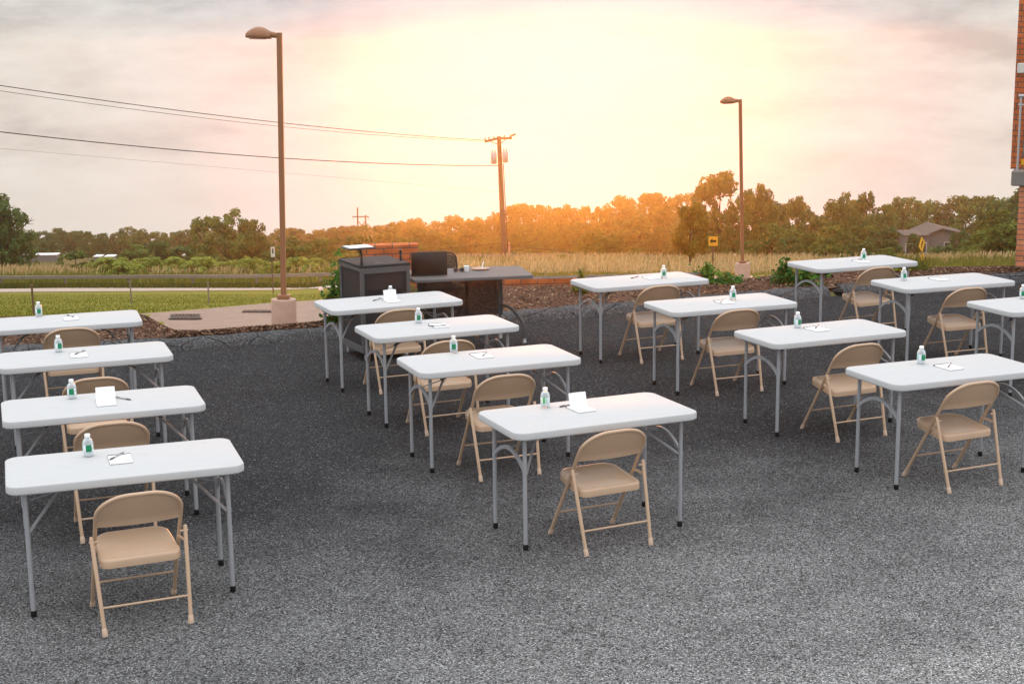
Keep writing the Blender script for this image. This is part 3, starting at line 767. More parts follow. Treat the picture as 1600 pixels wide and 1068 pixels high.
# storm drain grates in the driveway
for gx, gy, lab in ((290, 497.5, 'iron storm drain grate in the driveway, the one farther from the lamp post'), (402, 488.5, 'iron storm drain grate in the driveway by the lamp post')):
    lo, hi = dcrest(gx), 80.
    for _ in range(40):
        mid = (lo + hi) / 2
        if yground(gx, mid) > gy: lo = mid
        else: hi = mid
    d0 = lo; hh = 3.6 if gx < 350 else 1.4
    def dat(y):
        l_, h_ = dcrest(gx), 80.
        for _ in range(40):
            md = (l_ + h_) / 2
            if yground(gx, md) > y: l_ = md
            else: h_ = md
        return l_
    c = ground(gx, d0); A, B = ground(gx - 21, d0), ground(gx + 21, d0); u = (B - A).normalized(); hl = (B - A).length / 2
    e0, e1 = ground(gx, dat(gy + hh)), ground(gx, dat(gy - hh)); vv = (e1 - e0).normalized(); hd = (e1 - e0).length / 2
    root = empty('drain_grate', (e0 + e1) / 2 + Vector((0, 0, .032))); tag(root, lab, 'drain', 'storm drain grates')
    Z = u.cross(vv).normalized() * .006; m = MB()
    def bar(p, q, w):
        d = (q - p).normalized(); s = d.cross(Z).normalized() * w
        m.add([p - s - Z, p + s - Z, q + s - Z, q - s - Z, p - s + Z, p + s + Z, q + s + Z, q - s + Z], [[0, 1, 2, 3], [4, 5, 6, 7], [0, 1, 5, 4], [1, 2, 6, 5], [2, 3, 7, 6], [3, 0, 4, 7]])
    for s in (-1, 1):
        bar(-u * hl + vv * hd * s, u * hl + vv * hd * s, hd * .12); bar(u * hl * s - vv * hd, u * hl * s + vv * hd, .02)
    m.build('frame', MAT['rubble'], root, None)
    m = MB()
    for i in range(7): bar(u * hl * (-.8 + i * 1.6 / 6) - vv * hd, u * hl * (-.8 + i * 1.6 / 6) + vv * hd, .02)
    m.build('bars', MAT['rubble'], root, None)

# ------------------------------------------------------------------ lamp posts
def lamp_post(bx, by, d, topy, s, lean, lab):
    G = ground(bx, d); Tz = atd(bx - 4, topy, d).z
    root = empty('lamp_post', G - Vector((0, 0, .02))); tag(root, lab, 'street lamp', 'bronze parking lamps'); hh = Tz - G.z + .02
    lo_, hi_ = -6., 6.
    for _ in range(40):
        md = (lo_ + hi_) / 2
        if px(root.location + Vector((math.sin(R(md)) * hh, 0, math.cos(R(md)) * hh)))[0] < lean: lo_ = md
        else: hi_ = md
    root.rotation_euler = (0, R(lo_), 0)
    m = MB(); m.lathe([(.150 * s, -.3), (.150 * s, .35 * s), (.146 * s, .362 * s), (.01, .366 * s)], 28); m.build('concrete_base', MAT['concrete'], root, 40)
    m = MB(); m.box((0, 0, .39 * s), (.14 * s, .14 * s, .055 * s), bev=.006); m.box((0, 0, (hh + .38 * s) / 2), (.062 * s, .062 * s, hh - .38 * s), bev=.005); m.build('pole', MAT['bronze'], root, 35)
    m = MB(); m.tube([(-.02 * s, 0, hh - .035 * s), (-.11 * s, 0, hh - .02 * s)], [.030 * s, .036 * s], 10); m.build('arm', MAT['bronze'], root, 40)
    # slipper shaped luminaire: domed hood over a flat lens
    rings = []; N = 22
    for i in range(11):
        t = i / 10; xx = -.095 * s - .295 * s * t; w = .105 * s * (math.sin(math.pi * min(.97, .10 + t * .86)) ** .55); hgt = .115 * s * (math.sin(math.pi * (.14 + .80 * t)) ** .8)
        zb = hh - .055 * s + .012 * s * t; rg = []
        for k in range(N):
            q = 2 * math.pi * k / N; rg.append((xx, w * math.cos(q), zb + (hgt * math.sin(q) if math.sin(q) > 0 else .02 * s * math.sin(q))))
        rings.append(rg)
    m = MB(); m.loops(rings); hd = m.build('lamp_head', MAT['bronze'], root, 60)
    m = MB(); m.slab(.20 * s, .13 * s, .04 * s, [(.01, -.012 * s), (0, -.008 * s), (0, .01 * s)], 6, (-.25 * s, 0, hh - .068 * s)); m.build('lens', MAT['concrete'], hd, 40)
lamp_post(444, 510, 17.5, 51, 1.0, 436.5, 'tall brown lamp post on a concrete base beside the driveway')
lamp_post(1160.5, 440, 28.6, 155, .98, 1156.5, 'brown lamp post on a concrete base by the yellow arrow sign')

# ------------------------------------------------------------------ utility pole and wires
D = 110; A = atd(788, 404, D); T = atd(779.5, 213, D); root = empty('utility_pole', A); tag(root, 'leaning wooden utility pole carrying two transformers', 'utility pole'); ax = T - A
m = MB(); m.tube([ax * -.1, ax * .3, ax], [.21, .20, .15], 12); m.build('pole', MAT['wood'], root, 50)
m = MB(); m.tube([ax * .08 + Vector((.28, -.05, 0)), ax * .78 + Vector((.24, -.05, 0))], .035, 6); m.build('conduit', MAT['wire'], root, 50)
ca, cb = atd(757.5, 221.5, D - .25) - A, atd(800, 216, D - .25) - A
m = MB(); m.strip([ca, (ca + cb) / 2 + Vector((0, 0, .12)), cb], .14, .16, (0, 1, 0)); arm = m.build('crossarm', MAT['wood'], root, None)
for t in (.02, .16, .33, .72, .97):
    p = ca + (cb - ca) * t; m = MB(); m.lathe([(.05, .08), (.07, .12), (.05, .18), (.08, .22), (.04, .30), (.01, .31)], 8, p); m.build('insulator', MAT['concrete'], arm, 50)
m = MB()
for t in (.18, .78): m.tube([ca + (cb - ca) * t, ax * .93], .03, 6)
m.build('arm_brace', MAT['wood'], root, 50)
for xx, yy, sc in ((771.5, 247.5, 1), (789.5, 245.5, .95)):
    p = atd(xx, yy, D - .35) - A; m = MB(); m.lathe([(.19 * sc, -.40), (.22 * sc, -.36), (.22 * sc, .36), (.17 * sc, .42), (.02, .45)], 14, p)
    tr = m.build('transformer', MAT['galv'], root, 50); m = MB()
    for q in (-.1, .1): m.lathe([(.035, .40), (.05, .5), (.03, .62), (.01, .64)], 8, p + Vector((q, 0, 0)))
    m.build('bushing', MAT['concrete'], tr, 50)
m = MB(); p = atd(794, 214, D) - A; m.tube([p + Vector((.1, 0, 0)), p + Vector((.55, 0, .22))], .07, 8); m.build('cutout_switch', MAT['wood'], root, 50)
m = MB(); q = ax * .0 + Vector((.38, -.1, 0)); m.tube([q, q + Vector((0, 0, 1.25))], .07, 8); m.build('guard', MAT['concrete'], root, 50)

def wire(pts, r, lab, n=26):
    """pts: (pixel x, pixel y, depth) of points the cable passes; quadratic sag through three points"""
    (x0, y0, d0), (x1, y1, d1), (x2, y2, d2) = pts; P0, P2 = atd(x0, y0, d0), atd(x2, y2, d2); P1 = atd(x1, y1, d1)
    m = MB(); out = []
    v = P2 - P0; t1 = (x1 - x0) / (x2 - x0)
    for _ in range(30):   # parameter of the chord seen at x1
        q = P0 + v * t1; e = px(q)[0] - x1; t1 -= e / max(1, (px(P2)[0] - px(P0)[0]))
    q = P0 + v * t1; target = atd(x1, y1, q.y); sag = (q.z - target.z) / (t1 * (1 - t1))
    for i in range(n + 1):
        t = -.12 + 1.12 * i / n; p = P0 + v * t; p.z -= sag * t * (1 - t); out.append(p)
    m.tube(out, r, 6); o = m.build('power_line', MAT['wire'], None, 60); tag(o, lab, 'cable', 'overhead lines'); return o
wire([(0, 133.6, 72), (420, 189.8, 88), (764, 219.5, 110)], .020, 'uppermost overhead line running to the crossarm')
wire([(0, 142, 73), (420, 195.8, 89), (759, 221, 110)], .013, 'thin overhead line just beneath the uppermost one')
wire([(0, 206, 74), (420, 245.7, 90), (778, 259, 110)], .025, 'thick dark overhead cable meeting the pole below the transformers')
wire([(0, 232, 74), (420, 268, 90), (782, 300, 110)], .005, 'faint thin line, lowest of the overhead lines')
wire([(640, 396, 100), (720, 386, 105), (784, 380, 110)], .02, 'slack low cable from the pole towards the lectern')
wire([(920, 398, 100), (865, 390, 105), (790, 382, 110)], .02, 'slack low cable from the pole away over the golden grass')

# H shaped transmission tower far off
D = 280; A = ground(565, D); root = empty('transmission_tower', A); tag(root, 'far wooden twin pole transmission tower above the trees', 'pylon')
def tp(x, y): return atd(x, y, D) - A
for x, y in ((558.5, 324), (571, 336)):
    m = MB(); b = tp(x + 1.5, 398); m.tube([b, tp(x, y)], .14, 8); m.build('pole', MAT['wood'], root, 50)
m = MB(); m.strip([tp(550.5, 338.5), tp(576.5, 338.5)], .2, .2, (0, 1, 0)); m.build('crossarm', MAT['wood'], root, None)
m = MB(); m.tube([tp(559, 345), tp(571.5, 360)], .07, 6); m.tube([tp(559, 360), tp(571.5, 345)], .07, 6); m.build('cross_brace', MAT['wood'], root, 50)
m = MB()
for x in (552, 560, 571, 575.5): m.tube([tp(x, 338.5), tp(x, 343)], .05, 6)
m.build('insulator', MAT['concrete'], root, 50)

# ------------------------------------------------------------------ guard rail, posts, signs
def guard_rail(pts, d, th, lab, post_step):
    root = empty('guard_rail', ground(pts[0][0], d)); A = root.location.copy(); tag(root, lab, 'guard rail', 'roadside guard rails')
    line = []
    n = int((pts[-1][0] - pts[0][0]) / 20)
    for i in range(n + 1):
        x = pts[0][0] + (pts[-1][0] - pts[0][0]) * i / n; line.append((x, atd(x, interp(x, pts), d)))
    m = MB(); m.strip([p - A for x, p in line], .12, th, (0, 1, 0)); m.build('beam', MAT['railwood'], root, None)
    for i in range(0, n + 1, post_step):
        x, p = line[i]; g = ground(x, d); m = MB(); m.box((p.x - A.x, p.y - A.y + .13, (p.z + g.z) / 2 - A.z), (.14, .13, max(.2, p.z - g.z + th * .8)), bev=.01); m.build('post', MAT['railwood'], root, None)
guard_rail([(-700, 436), (0, 433.5), (420, 431), (537, 427.5), (640, 423)], 84.5, .18, 'weathered grey guard rail along the road beyond the lawn', 5)
guard_rail([(700, 418), (1046, 416.5)], 92, .22, 'guard rail in the golden grass behind the brick wall', 4)
guard_rail([(1420, 416.5), (1584, 418)], 84, .10, 'thin guard rail in the tall grass beside the brick building', 3)
guard_rail([(690, 399), (868, 397.5)], 125, .18, 'pale far rail behind the utility pole', 3)
guard_rail([(938, 402), (1022, 400.5)], 125, .15, 'short pale far rail in the seeding grass', 2)
for i, (x, y0, y1, lab) in enumerate(((53, 492, 446, 'thin dark stake in the lawn, the tallest of three'), (205.5, 476, 440, 'thin grey stake in the middle of the lawn'), (326.5, 475, 441, 'thin grey stake on the lawn by the lamp post'))):
    lo, hi = 16., 90.
    for _ in range(40):
        mid = (lo + hi) / 2
        if yground(x, mid) > y0: lo = mid
        else: hi = mid
    G = ground(x, lo); T = atd(x, y1, lo); m = MB(); h = T.z - G.z
    m.box((0, 0, h / 2 - .03), (.035, .02, h + .06), bev=.003); m.box((0, 0, h), (.05, .03, .03), bev=.004); o = m.build('stake', MAT['wood' if i == 0 else 'railwood'], None, None); o.location = G; tag(o, lab, 'stake', 'marker stakes in the lawn')

def sign(name, x, yb, d, lab, cat):
    G = ground(x, d); r = empty(name, G); tag(r, lab, cat, 'roadside signs'); return r, G
r, G = sign('road_sign', 427, 450, 60, 'narrow white sign on a dark post behind the lamp post', 'sign'); T = atd(428, 385, 60)
m = MB(); m.box((0, 0, (T.z - G.z) / 2), (.05, .04, T.z - G.z), bev=.004); m.build('post', MAT['wood'], r, None)
m = MB(); m.box((.06, -.04, T.z - G.z - .22), (.17, .012, .42), bev=.003); pl = m.build('plate', MAT['signwhite'], r, None)
m = MB(); m.box((.06, -.0485, T.z - G.z - .18), (.05, .004, .2)); m.build('marking', MAT['signblack'], pl, None)

d = 72; C = atd(1113.3, 376.5, d); r, G = sign('arrow_sign', 1113.3, 420, d, 'square yellow sign with a black arrow pointing left', 'sign'); hz = C.z - G.z
m = MB(); m.box((0, 0, hz / 2), (.07, .05, hz), bev=.004); m.build('post', MAT['wood'], r, None)
m = MB(); m.box((0, -.05, hz), (.45, .02, .46), bev=.004); pl = m.build('plate', MAT['yellow'], r, None)
m = MB(); yy = -.064; v = [(-.17, 0), (-.035, .13), (-.035, .055), (.16, .055), (.16, -.055), (-.035, -.055), (-.035, -.13)]
m.loops([[(a, yy, hz + b) for a, b in v], [(a, yy + .003, hz + b) for a, b in v]]); m.build('arrow', MAT['signblack'], pl, None)

d = 74; C = atd(1438, 381, d); r, G = sign('curve_sign', 1441, 420, d, 'orange yellow diamond sign seen edgewise on a tilted post', 'sign'); hz = C.z - G.z
r.rotation_euler = (0, R(-9), R(52))
m = MB(); m.box((0, .03, hz / 2), (.07, .05, hz), bev=.004); m.build('post', MAT['wood'], r, None)
m = MB(); q = .40; m.loops([[(0, y, hz - q), (q, y, hz), (0, y, hz + q), (-q, y, hz)] for y in (-.02, 0)]); pl = m.build('plate', MAT['yellow'], r, None)
m = MB(); v = [(-.10, -.14), (-.02, -.14), (-.02, .0), (.08, .0), (.08, .08), (.16, .08), (.05, .22), (-.04, .08), (.0, .08), (.0, .06), (-.10, .06)]
m.loops([[(a, -.026, hz + b) for a, b in v], [(a, -.023, hz + b) for a, b in v]]); m.build('arrow', MAT['signblack'], pl, None)
m = MB(); m.box((0, -.005, hz - .66), (.30, .02, .36), bev=.004); m.build('advisory_plate', MAT['yellow'], r, None)

P = ground(500, 85); m = MB(); rnd = random.Random(9)
m.lathe([(.02, 0), (.2, .05), (.26, .2), (.16, .34), (.05, .42)], 9); o = m.build('litter', MAT['pink'], None, 25); o.scale = (.42, .42, .42); o.location = atd(500, 440, 60); o.rotation_euler = (.4, .3, .2)
o.location.z = ground(500, 60).z + .02; tag(o, 'crumpled pinkish bag lying at the road verge by the lectern', 'litter')

# ------------------------------------------------------------------ far buildings
d = 200; A = ground(1465, d); root = empty('grey_house', A); tag(root, 'grey sided house half hidden among the trees', 'house')
def hp(x, y, dd=0): return atd(x, y, d + dd) - A
a, b = hp(1413, 390), hp(1516, 390); w = b.x - a.x; z0 = -1.0
zt1, zt2, zr = hp(1440, 369).z, hp(1470, 368).z, hp(1480, 358.5).z
m = MB(); m.box((a.x + w * .19, 3.0, (z0 + zt1) / 2), (w * .36, 6, zt1 - z0)); m.build('wing_wall', MAT['siding'], root, None)
m = MB(); x0, x1 = a.x + w * .34, a.x + w; m.add([(x0, 1, z0), (x1, 1, z0), (x1, 1, zt2), ((x0 + x1) / 2 - .8, 1, zr), (x0, 1, zt2), (x0, 8, z0), (x1, 8, z0), (x1, 8, zt2), ((x0 + x1) / 2 - .8, 8, zr), (x0, 8, zt2)], [[0, 1, 2, 3, 4], [5, 9, 8, 7, 6], [0, 4, 9, 5], [1, 6, 7, 2]]); m.build('wall', MAT['siding'], root, None)
m = MB(); xm = (x0 + x1) / 2 - .8
m.strip([(x0 - .25, 4.3, zt2 - .1), (xm, 4.3, zr + .06), (x1 + .25, 4.3, zt2 - .1)], 7.6, .14, (0, 1, 0)); m.build('roof', MAT['roof'], root, None)
m = MB(); m.box((a.x + w * .19, 3.0, zt1 + .08), (w * .40, 6.4, .18)); m.build('wing_roof', MAT['roof'], root, None)
for fx, fz, s in ((.07, .60, 1), (.28, .62, 1), (.68, .62, .9)):
    m = MB(); yy = -.02 if fx < .35 else .98; m.box((a.x + w * fx, yy, z0 + (zt1 - z0) * fz), (1.0 * s, .06, 1.5 * s)); wn = m.build('window', MAT['signwhite'], root, None)
    m = MB(); m.box((a.x + w * fx, yy - .02, z0 + (zt1 - z0) * fz), (.8 * s, .06, 1.3 * s)); m.build('pane', MAT['glass'], wn, None)
m = MB(); m.box((a.x + .3, -.6, z0 + (zt1 - z0) * .25), (1.6, 1.2, .15)); m.build('porch', MAT['railwood'], root, None)

def low_building(x0, x1, yt, yb, d, lab):
    A = ground((x0 + x1) / 2, d); root = empty('low_building', A); tag(root, lab, 'building', 'far low buildings')
    a, b = atd(x0, yt, d) - A, atd(x1, yb, d) - A; w = b.x - a.x; h = a.z - b.z
    m = MB(); m.box(((a.x + b.x) / 2, .8, (a.z + b.z) / 2 - h * .4), (w, 1.6, h * 1.8)); m.build('wall', MAT['siding'], root, None)
    m = MB(); m.box(((a.x + b.x) / 2, .8, a.z + .06), (w * 1.04, 1.8, .14), bev=.02); m.build('roof', MAT['cap'], root, None)
low_building(26, 88, 399.5, 404, 205, 'far low building with a pale flat roof between the trees')
low_building(146, 158, 401.5, 405, 205, 'tiny far pale shed among the bushes')
low_building(163, 178, 401.5, 406, 205, 'tiny far pale building right of the shed')

# ------------------------------------------------------------------ vegetation
def crown_mesh(name, seed, n_leaf, leaf, blobs, wid=.38, zlo=.12, shape='round', mat=None):
    rnd = random.Random(seed); B = []
    for i in range(blobs):
        t = rnd.random(); z = zlo + (1 - zlo) * t
        if shape == 'round': env = wid * math.sqrt(max(.05, 1 - ((z - .48) / .56) ** 2))
        elif shape == 'spire': env = wid * (1.02 - z) ** .8
        else: env = wid * math.sqrt(max(.04, 1 - ((z - .38) / .66) ** 2)) * (1.1 if z < .5 else .9)
        a = rnd.uniform(0, 6.283); r = env * math.sqrt(rnd.random()) * .92
        br = rnd.uniform(.07, .155) * (1.1 - .45 * z); B.append((r * math.cos(a), r * math.sin(a), min(z, 1 - br * .8), br))
    vs, fs = [], []; tot = sum(b[3] ** 2 for b in B)
    for bx, by, bz, br in B:
        k = int(n_leaf * br * br / tot)
        for _ in range(k):
            d = Vector((rnd.gauss(0, 1), rnd.gauss(0, 1), rnd.gauss(.15, 1))).normalized(); q = br * rnd.uniform(.55, 1.12)
            c = Vector((bx, by, bz)) + d * q
            nrm = (d + Vector((rnd.uniform(-.9, .9), rnd.uniform(-.9, .9), rnd.uniform(-.3, 1.0)))).normalized()
            u = nrm.orthogonal().normalized(); u.rotate(Matrix.Rotation(rnd.uniform(0, 6.28), 3, nrm)); v = nrm.cross(u); s = leaf * rnd.uniform(.55, 1.25)
            i = len(vs); vs += [c - u * s, c - v * s * .55 - u * s * .1, c + u * s, c + v * s * .55]; fs.append([i, i + 1, i + 2, i + 3])
    me = bpy.data.meshes.new(name); me.from_pydata([tuple(v) for v in vs], [], fs); me.update()
    if mat: me.materials.append(mat)
    return me
def trunk_mesh(name, seed, z1=.75, r=.022):
    rnd = random.Random(seed); m = MB(); lean = rnd.uniform(-.03, .03)
    m.tube([(0, 0, -.06), (lean * .3, 0, .15), (lean, .01, .4), (lean * 1.5, 0, z1)], [r * 1.4, r, r * .7, r * .25], 7)
    for i in range(6):
        z = rnd.uniform(.16, .55); a = rnd.uniform(0, 6.28); q = rnd.uniform(.16, .3); p = Vector((lean * z, 0, z))
        m.tube([p, p + Vector((math.cos(a) * q * .5, math.sin(a) * q * .5, q * .5)), p + Vector((math.cos(a) * q, math.sin(a) * q, q * 1.15))], [r * .5, r * .33, r * .12], 5)
    me = bpy.data.meshes.new(name); me.from_pydata(m.v, [], m.f); me.update(); me.materials.append(MAT['bark']); return me
TR = [trunk_mesh('trunk', 40 + i) for i in range(3)]
def variants(mat, seed, shapes):
    out = []
    for i, (sh, w, zl) in enumerate(shapes): out.append(crown_mesh('crown', seed + i, 5200, .031, 46, w, zl, sh, MAT[mat]))
    return out
SH = [('round', .40, .10), ('wide', .50, .05), ('round', .34, .14), ('wide', .44, .08)]
CR = dict(A=variants('leafA', 100, SH), B=variants('leafB', 200, SH), C=variants('leafC', 300, SH))
CR['W'] = variants('leafW', 350, SH)
CR['S'] = [crown_mesh('crown', 400 + i, 3200, .026, 40, .20, .06, 'spire', MAT['leafA']) for i in range(2)]
rt = random.Random(77)
def tree(name, x, ytop, d, cr, lab, cat='tree', group=None, wx=1.0, sink=.0, vi=None):
    G = ground(x, d); T = atd(x, ytop, d); h = (T.z - G.z) * 1.02 + sink
    root = empty(name, G - Vector((0, 0, sink)), rt.uniform(0, 6.28)); tag(root, lab, cat, group)
    V = CR[cr]; me = V[rt.randrange(len(V)) if vi is None else vi % len(V)]
    root.scale = (h * wx, h * wx, h)
    c = bpy.data.objects.new('crown', me); COL.objects.link(c); c.parent = root
    t = bpy.data.objects.new('trunk', TR[rt.randrange(3)]); COL.objects.link(t); t.parent = root
    return root

SKY = [(-200, 340), (55, 368), (90, 361), (150, 366), (190, 359), (250, 361), (300, 362), (420, 362), (470, 361), (520, 360), (560, 357), (600, 353), (640, 350), (655, 343), (680, 350), (727, 337), (780, 330), (802, 324), (840, 319), (865, 316), (880, 331), (900, 320), (930, 317), (965, 316), (985, 309), (1015, 306), (1040, 309), (1084, 310), (1110, 308), (1172, 302), (1215, 319), (1241, 316), (1269, 327), (1294, 322), (1330, 317), (1368, 321), (1399, 311), (1438, 312), (1469, 311), (1484, 317), (1504, 303), (1521, 302), (1543, 312), (1563, 303), (1600, 292), (1700, 285), (1900, 280)]
# far wood line behind the meadow
x = -150
while x < 660:
    d = rt.uniform(258, 300); y = interp(x, SKY) + rt.uniform(-5, 7)
    tree('far_tree', x, y, d, rt.choice('AAB'), 'one of the many far dark trees in the wood line behind the meadow', group='far trees of the wood line', wx=rt.uniform(1.0, 1.5)); x += rt.uniform(9, 17)
for xx, yy in ((192, 357), (60, 366), (470, 359), (655, 341), (628, 347)): tree('conifer', xx, yy, 290, 'S', 'dark pointed conifer rising above the far wood line', 'conifer', 'far conifers', 1.1)
# the golden wood in the middle
x = 612
while x < 1075:
    d = rt.uniform(225, 270); y = interp(x, SKY) + rt.uniform(-4, 9)
    tree('wood_tree', x, y, d, rt.choice('BBAC'), 'one of the leafy trees in the golden lit wood behind the utility pole', group='trees of the golden wood', wx=rt.uniform(.75, 1.1)); x += rt.uniform(15, 26)
x = 600
while x < 1080:
    d = rt.uniform(180, 215); y = rt.uniform(348, 372) - (8 if x > 850 else 0)
    tree('young_tree', x, y, d, rt.choice('BCB'), 'one of the shorter bushy trees at the front of the golden wood', group='shorter trees of the golden wood', wx=rt.uniform(1.0, 1.5)); x += rt.uniform(18, 34)
# right hand wood
x = 1190
while x < 1720:
    d = rt.uniform(165, 210) if not 1390 < x < 1535 else rt.uniform(215, 245); y = interp(x, SKY) + rt.uniform(-4, 9)
    tree('wood_tree', x, y, d, rt.choice('BABA'), 'one of the dense dark trees in the wood around the grey house', group='trees around the grey house', wx=rt.uniform(.75, 1.1)); x += rt.uniform(18, 32)
x = 1200
while x < 1720:
    if not 1398 < x < 1528:
        d = rt.uniform(120, 150); y = rt.uniform(345, 378)
        tree('young_tree', x, y, d, rt.choice('BCA'), 'one of the lower rounded trees before the dark wood', group='lower trees before the dark wood', wx=rt.uniform(1.1, 1.6))
    x += rt.uniform(24, 40)
# trees one can single out
tree('broadleaf_tree', 4, 302, 125, 'A', 'dark ragged tree cut by the left edge of the view', wx=.85, vi=0)
tree('broadleaf_tree', -45, 315, 128, 'A', 'dark tree behind the ragged tree at the left edge', wx=.9, vi=2)
tree('broadleaf_tree', 30, 352, 135, 'A', 'low dark tree beside the ragged tree at the left edge', wx=1.0, vi=1)
tree('round_tree', 360, 329, 150, 'B', 'broad rounded olive tree behind the tall lamp post', wx=1.05, vi=1)
tree('round_tree', 322, 341, 154, 'B', 'olive tree merging with the broad rounded tree', wx=.85, vi=0)
tree('round_tree', 396, 345, 152, 'B', 'olive tree at the lamp post side of the broad rounded tree', wx=.9, vi=3)
tree('maple_tree', 1124, 272, 150, 'B', 'tallest tree of all, its crown full of sky gaps', wx=.78, vi=0)
tree('maple_tree', 1100, 291, 152, 'A', 'dark tree under the crown of the tallest tree', wx=.55, vi=2)
tree('maple_tree', 1158, 300, 148, 'B', 'tree behind the top of the second lamp post', wx=.60, vi=3)
tree('maple_tree', 1190, 291, 150, 'B', 'narrow tall tree right of the second lamp post', wx=.5, vi=2)
tree('maple_tree', 1243, 309, 160, 'B', 'loose thin tree with pale gaps right of the narrow tree', wx=.5, vi=0)
tree('maple_tree', 1312, 303, 165, 'B', 'tall olive tree with a lumpy top in the dark wood', wx=.55, vi=1)
tree('maple_tree', 1351, 303, 166, 'B', 'small domed tree top next to the lumpy tree', wx=.5, vi=0)
CR['T'] = [crown_mesh('crown', 700, 4200, .036, 40, .40, .34, 'round', MAT['leafO'])]
tree('street_tree', 1078, 322, 78, 'T', 'young golden street tree beside the yellow arrow sign', wx=.72, vi=0)
tree('broadleaf_tree', 1556, 330, 140, 'C', 'bright green tree between the grey house and the brick building', wx=1.0, vi=3)
tree('broadleaf_tree', 1530, 352, 150, 'C', 'leafy tree overlapping the far corner of the grey house', wx=.9, vi=1)
tree('broadleaf_tree', 1497, 359, 150, 'A', 'dark tree standing before the gable of the grey house', wx=.8, vi=1)
tree('broadleaf_tree', 1427, 366, 140, 'B', 'small olive tree half covering the wing of the grey house', wx=.7, vi=3)
# bushes
BUSH = [(210, 384, 140, 'B', 'olive bush before the far sheds'), (245, 378, 150, 'B', 'rounded bush between shed and broad tree'), (120, 394, 120, 'B', 'low bush under the far flat roof'), (285, 386, 145, 'A', 'dark bush at the foot of the broad tree'),
    (455, 372, 130, 'B', 'bush right behind the tall lamp post'), (490, 376, 120, 'B', 'bush between the lamp post and the lectern'), (520, 372, 140, 'C', 'pale bush behind the reading tray'), (560, 368, 150, 'B', 'bush under the transmission tower'),
    (640, 374, 140, 'C', 'pale feathery bush behind the laptop'), (700, 372, 150, 'B', 'bush in the golden meadow near the pole'), (880, 398, 96, 'C', 'small golden bush before the pale rail'), (930, 362, 130, 'C', 'wide golden bush right of the low cable'), (960, 368, 128, 'C', 'yellow bush joined to the wide golden bush'),
    (1205, 352, 110, 'B', 'leaning bush right of the second lamp post'), (1230, 370, 105, 'A', 'dark bush behind the rearmost right table'), (1290, 374, 100, 'B', 'olive bush left of the grey house'), (1345, 378, 100, 'A', 'dark bush next to the grey house'), (1470, 383, 120, 'A', 'dark bush in front of the grey house'), (1512, 378, 118, 'B', 'bush at the corner of the grey house'),
    (1535, 362, 105, 'C', 'bright bush beside the grey house'), (1580, 352, 100, 'C', 'tall bright bush touching the brick building'), (1385, 388, 90, 'B', 'low bush by the diamond sign'), (1630, 345, 100, 'C', 'bright bush behind the brick building')]
for bx, by, bd, cr, lab in BUSH: tree('bush', bx, by, bd, cr, lab, 'bush', wx=rt.uniform(1.3, 1.9), sink=.3)
# leafy weed mounds in the verge
for i in range(26):
    bx = 150 + i * 14 + rt.uniform(-6, 6); tree('weed_clump', bx, rt.uniform(402, 412), rt.uniform(96, 108), 'W', 'one of the leafy green weed clumps in the verge behind the rail', 'weeds', 'weed clumps behind the guard rail', wx=rt.uniform(1.2, 1.9), sink=.15)
# dead branch
G = atd(38, 352, 126); m = MB(); E = [(0, 0, 0), (.5, 0, .35), (.9, .1, .45)]; m.tube([Vector(e) for e in E], [.05, .035, .012], 6); m.tube([Vector((.5, 0, .35)), Vector((.75, 0, .7))], [.03, .01], 5); m.tube([Vector((.25, 0, .18)), Vector((.6, 0, .08)), Vector((.8, 0, .12))], [.03, .02, .01], 5)
m.tube([Vector((0, 0, 0)), Vector((-.6, 0, -.6)), Vector((-1.0, 0, ground(38, 126).z - G.z))], [.05, .07, .09], 6)
o = m.build('dead_tree', MAT['bark'], None, 60); o.location = G; tag(o, 'bare dead branches beside the ragged dark tree', 'tree')

# tall meadow grass
def blades(name, n, xr, dr, hr, w, mat, lab, clump=True, head=False, nb=None):
    rnd = random.Random(hash(name) % 1000 if False else len(name) * 7 + n); vs, fs = [], []
    for _ in range(n):
        x = rnd.uniform(*xr); d = rnd.uniform(*dr)
        if clump and math.sin(x * .021 + 1.3) + math.sin(x * .057 + d * .2) + rnd.uniform(-1.2, 1.2) < (nb if nb is not None else -.4): continue
        if name == 'lawn_grass' and (d < dcrest(x) + .1 or (x > 205 and yground(x, d) > interp(x, [(205, 493), (280, 487), (425, 474), (490, 470), (580, 461)]) - 1)): continue
        g = ground(x, d); h = rnd.uniform(*hr); az = rnd.uniform(0, 6.28); q = Vector((math.cos(az), math.sin(az), 0)) * w * rnd.uniform(.6, 1.3)
        ln = Vector((rnd.gauss(.12, .16), rnd.gauss(0, .14), 0)) * h; i = len(vs)
        if head:
            a = g + Vector((0, 0, h * .62)) + ln * .4; b = g + Vector((0, 0, h)) + ln; mdl = (a + b) / 2
            vs += [a, mdl + q, b, mdl - q]; fs.append([i, i + 1, i + 2, i + 3]); i += 4
            vs += [g - q * .25, g + q * .25, a + q * .2, a - q * .2]; fs.append([i, i + 1, i + 2, i + 3])
        else:
            mdl = g + Vector((0, 0, h * .6)) + ln * .35; vs += [g - q, g + q, mdl + q * .7, g + Vector((0, 0, h)) + ln, mdl - q * .7]; fs.append([i, i + 1, i + 2, i + 3, i + 4])
    me = bpy.data.meshes.new(name); me.from_pydata([tuple(v) for v in vs], [], fs); me.update(); o = link(name, me, MAT[mat]); tag(o, lab, 'grass', kind='stuff')
blades('meadow_grass', 26000, (-80, 1640), (86, 128), (.35, .85), .05, 'blade', 'tall green meadow grass beyond the road', False)
blades('seeding_grass', 11000, (-80, 1640), (90, 124), (.75, 1.15), .045, 'straw', 'straw coloured seed heads standing over the meadow grass', True, True, -.2)
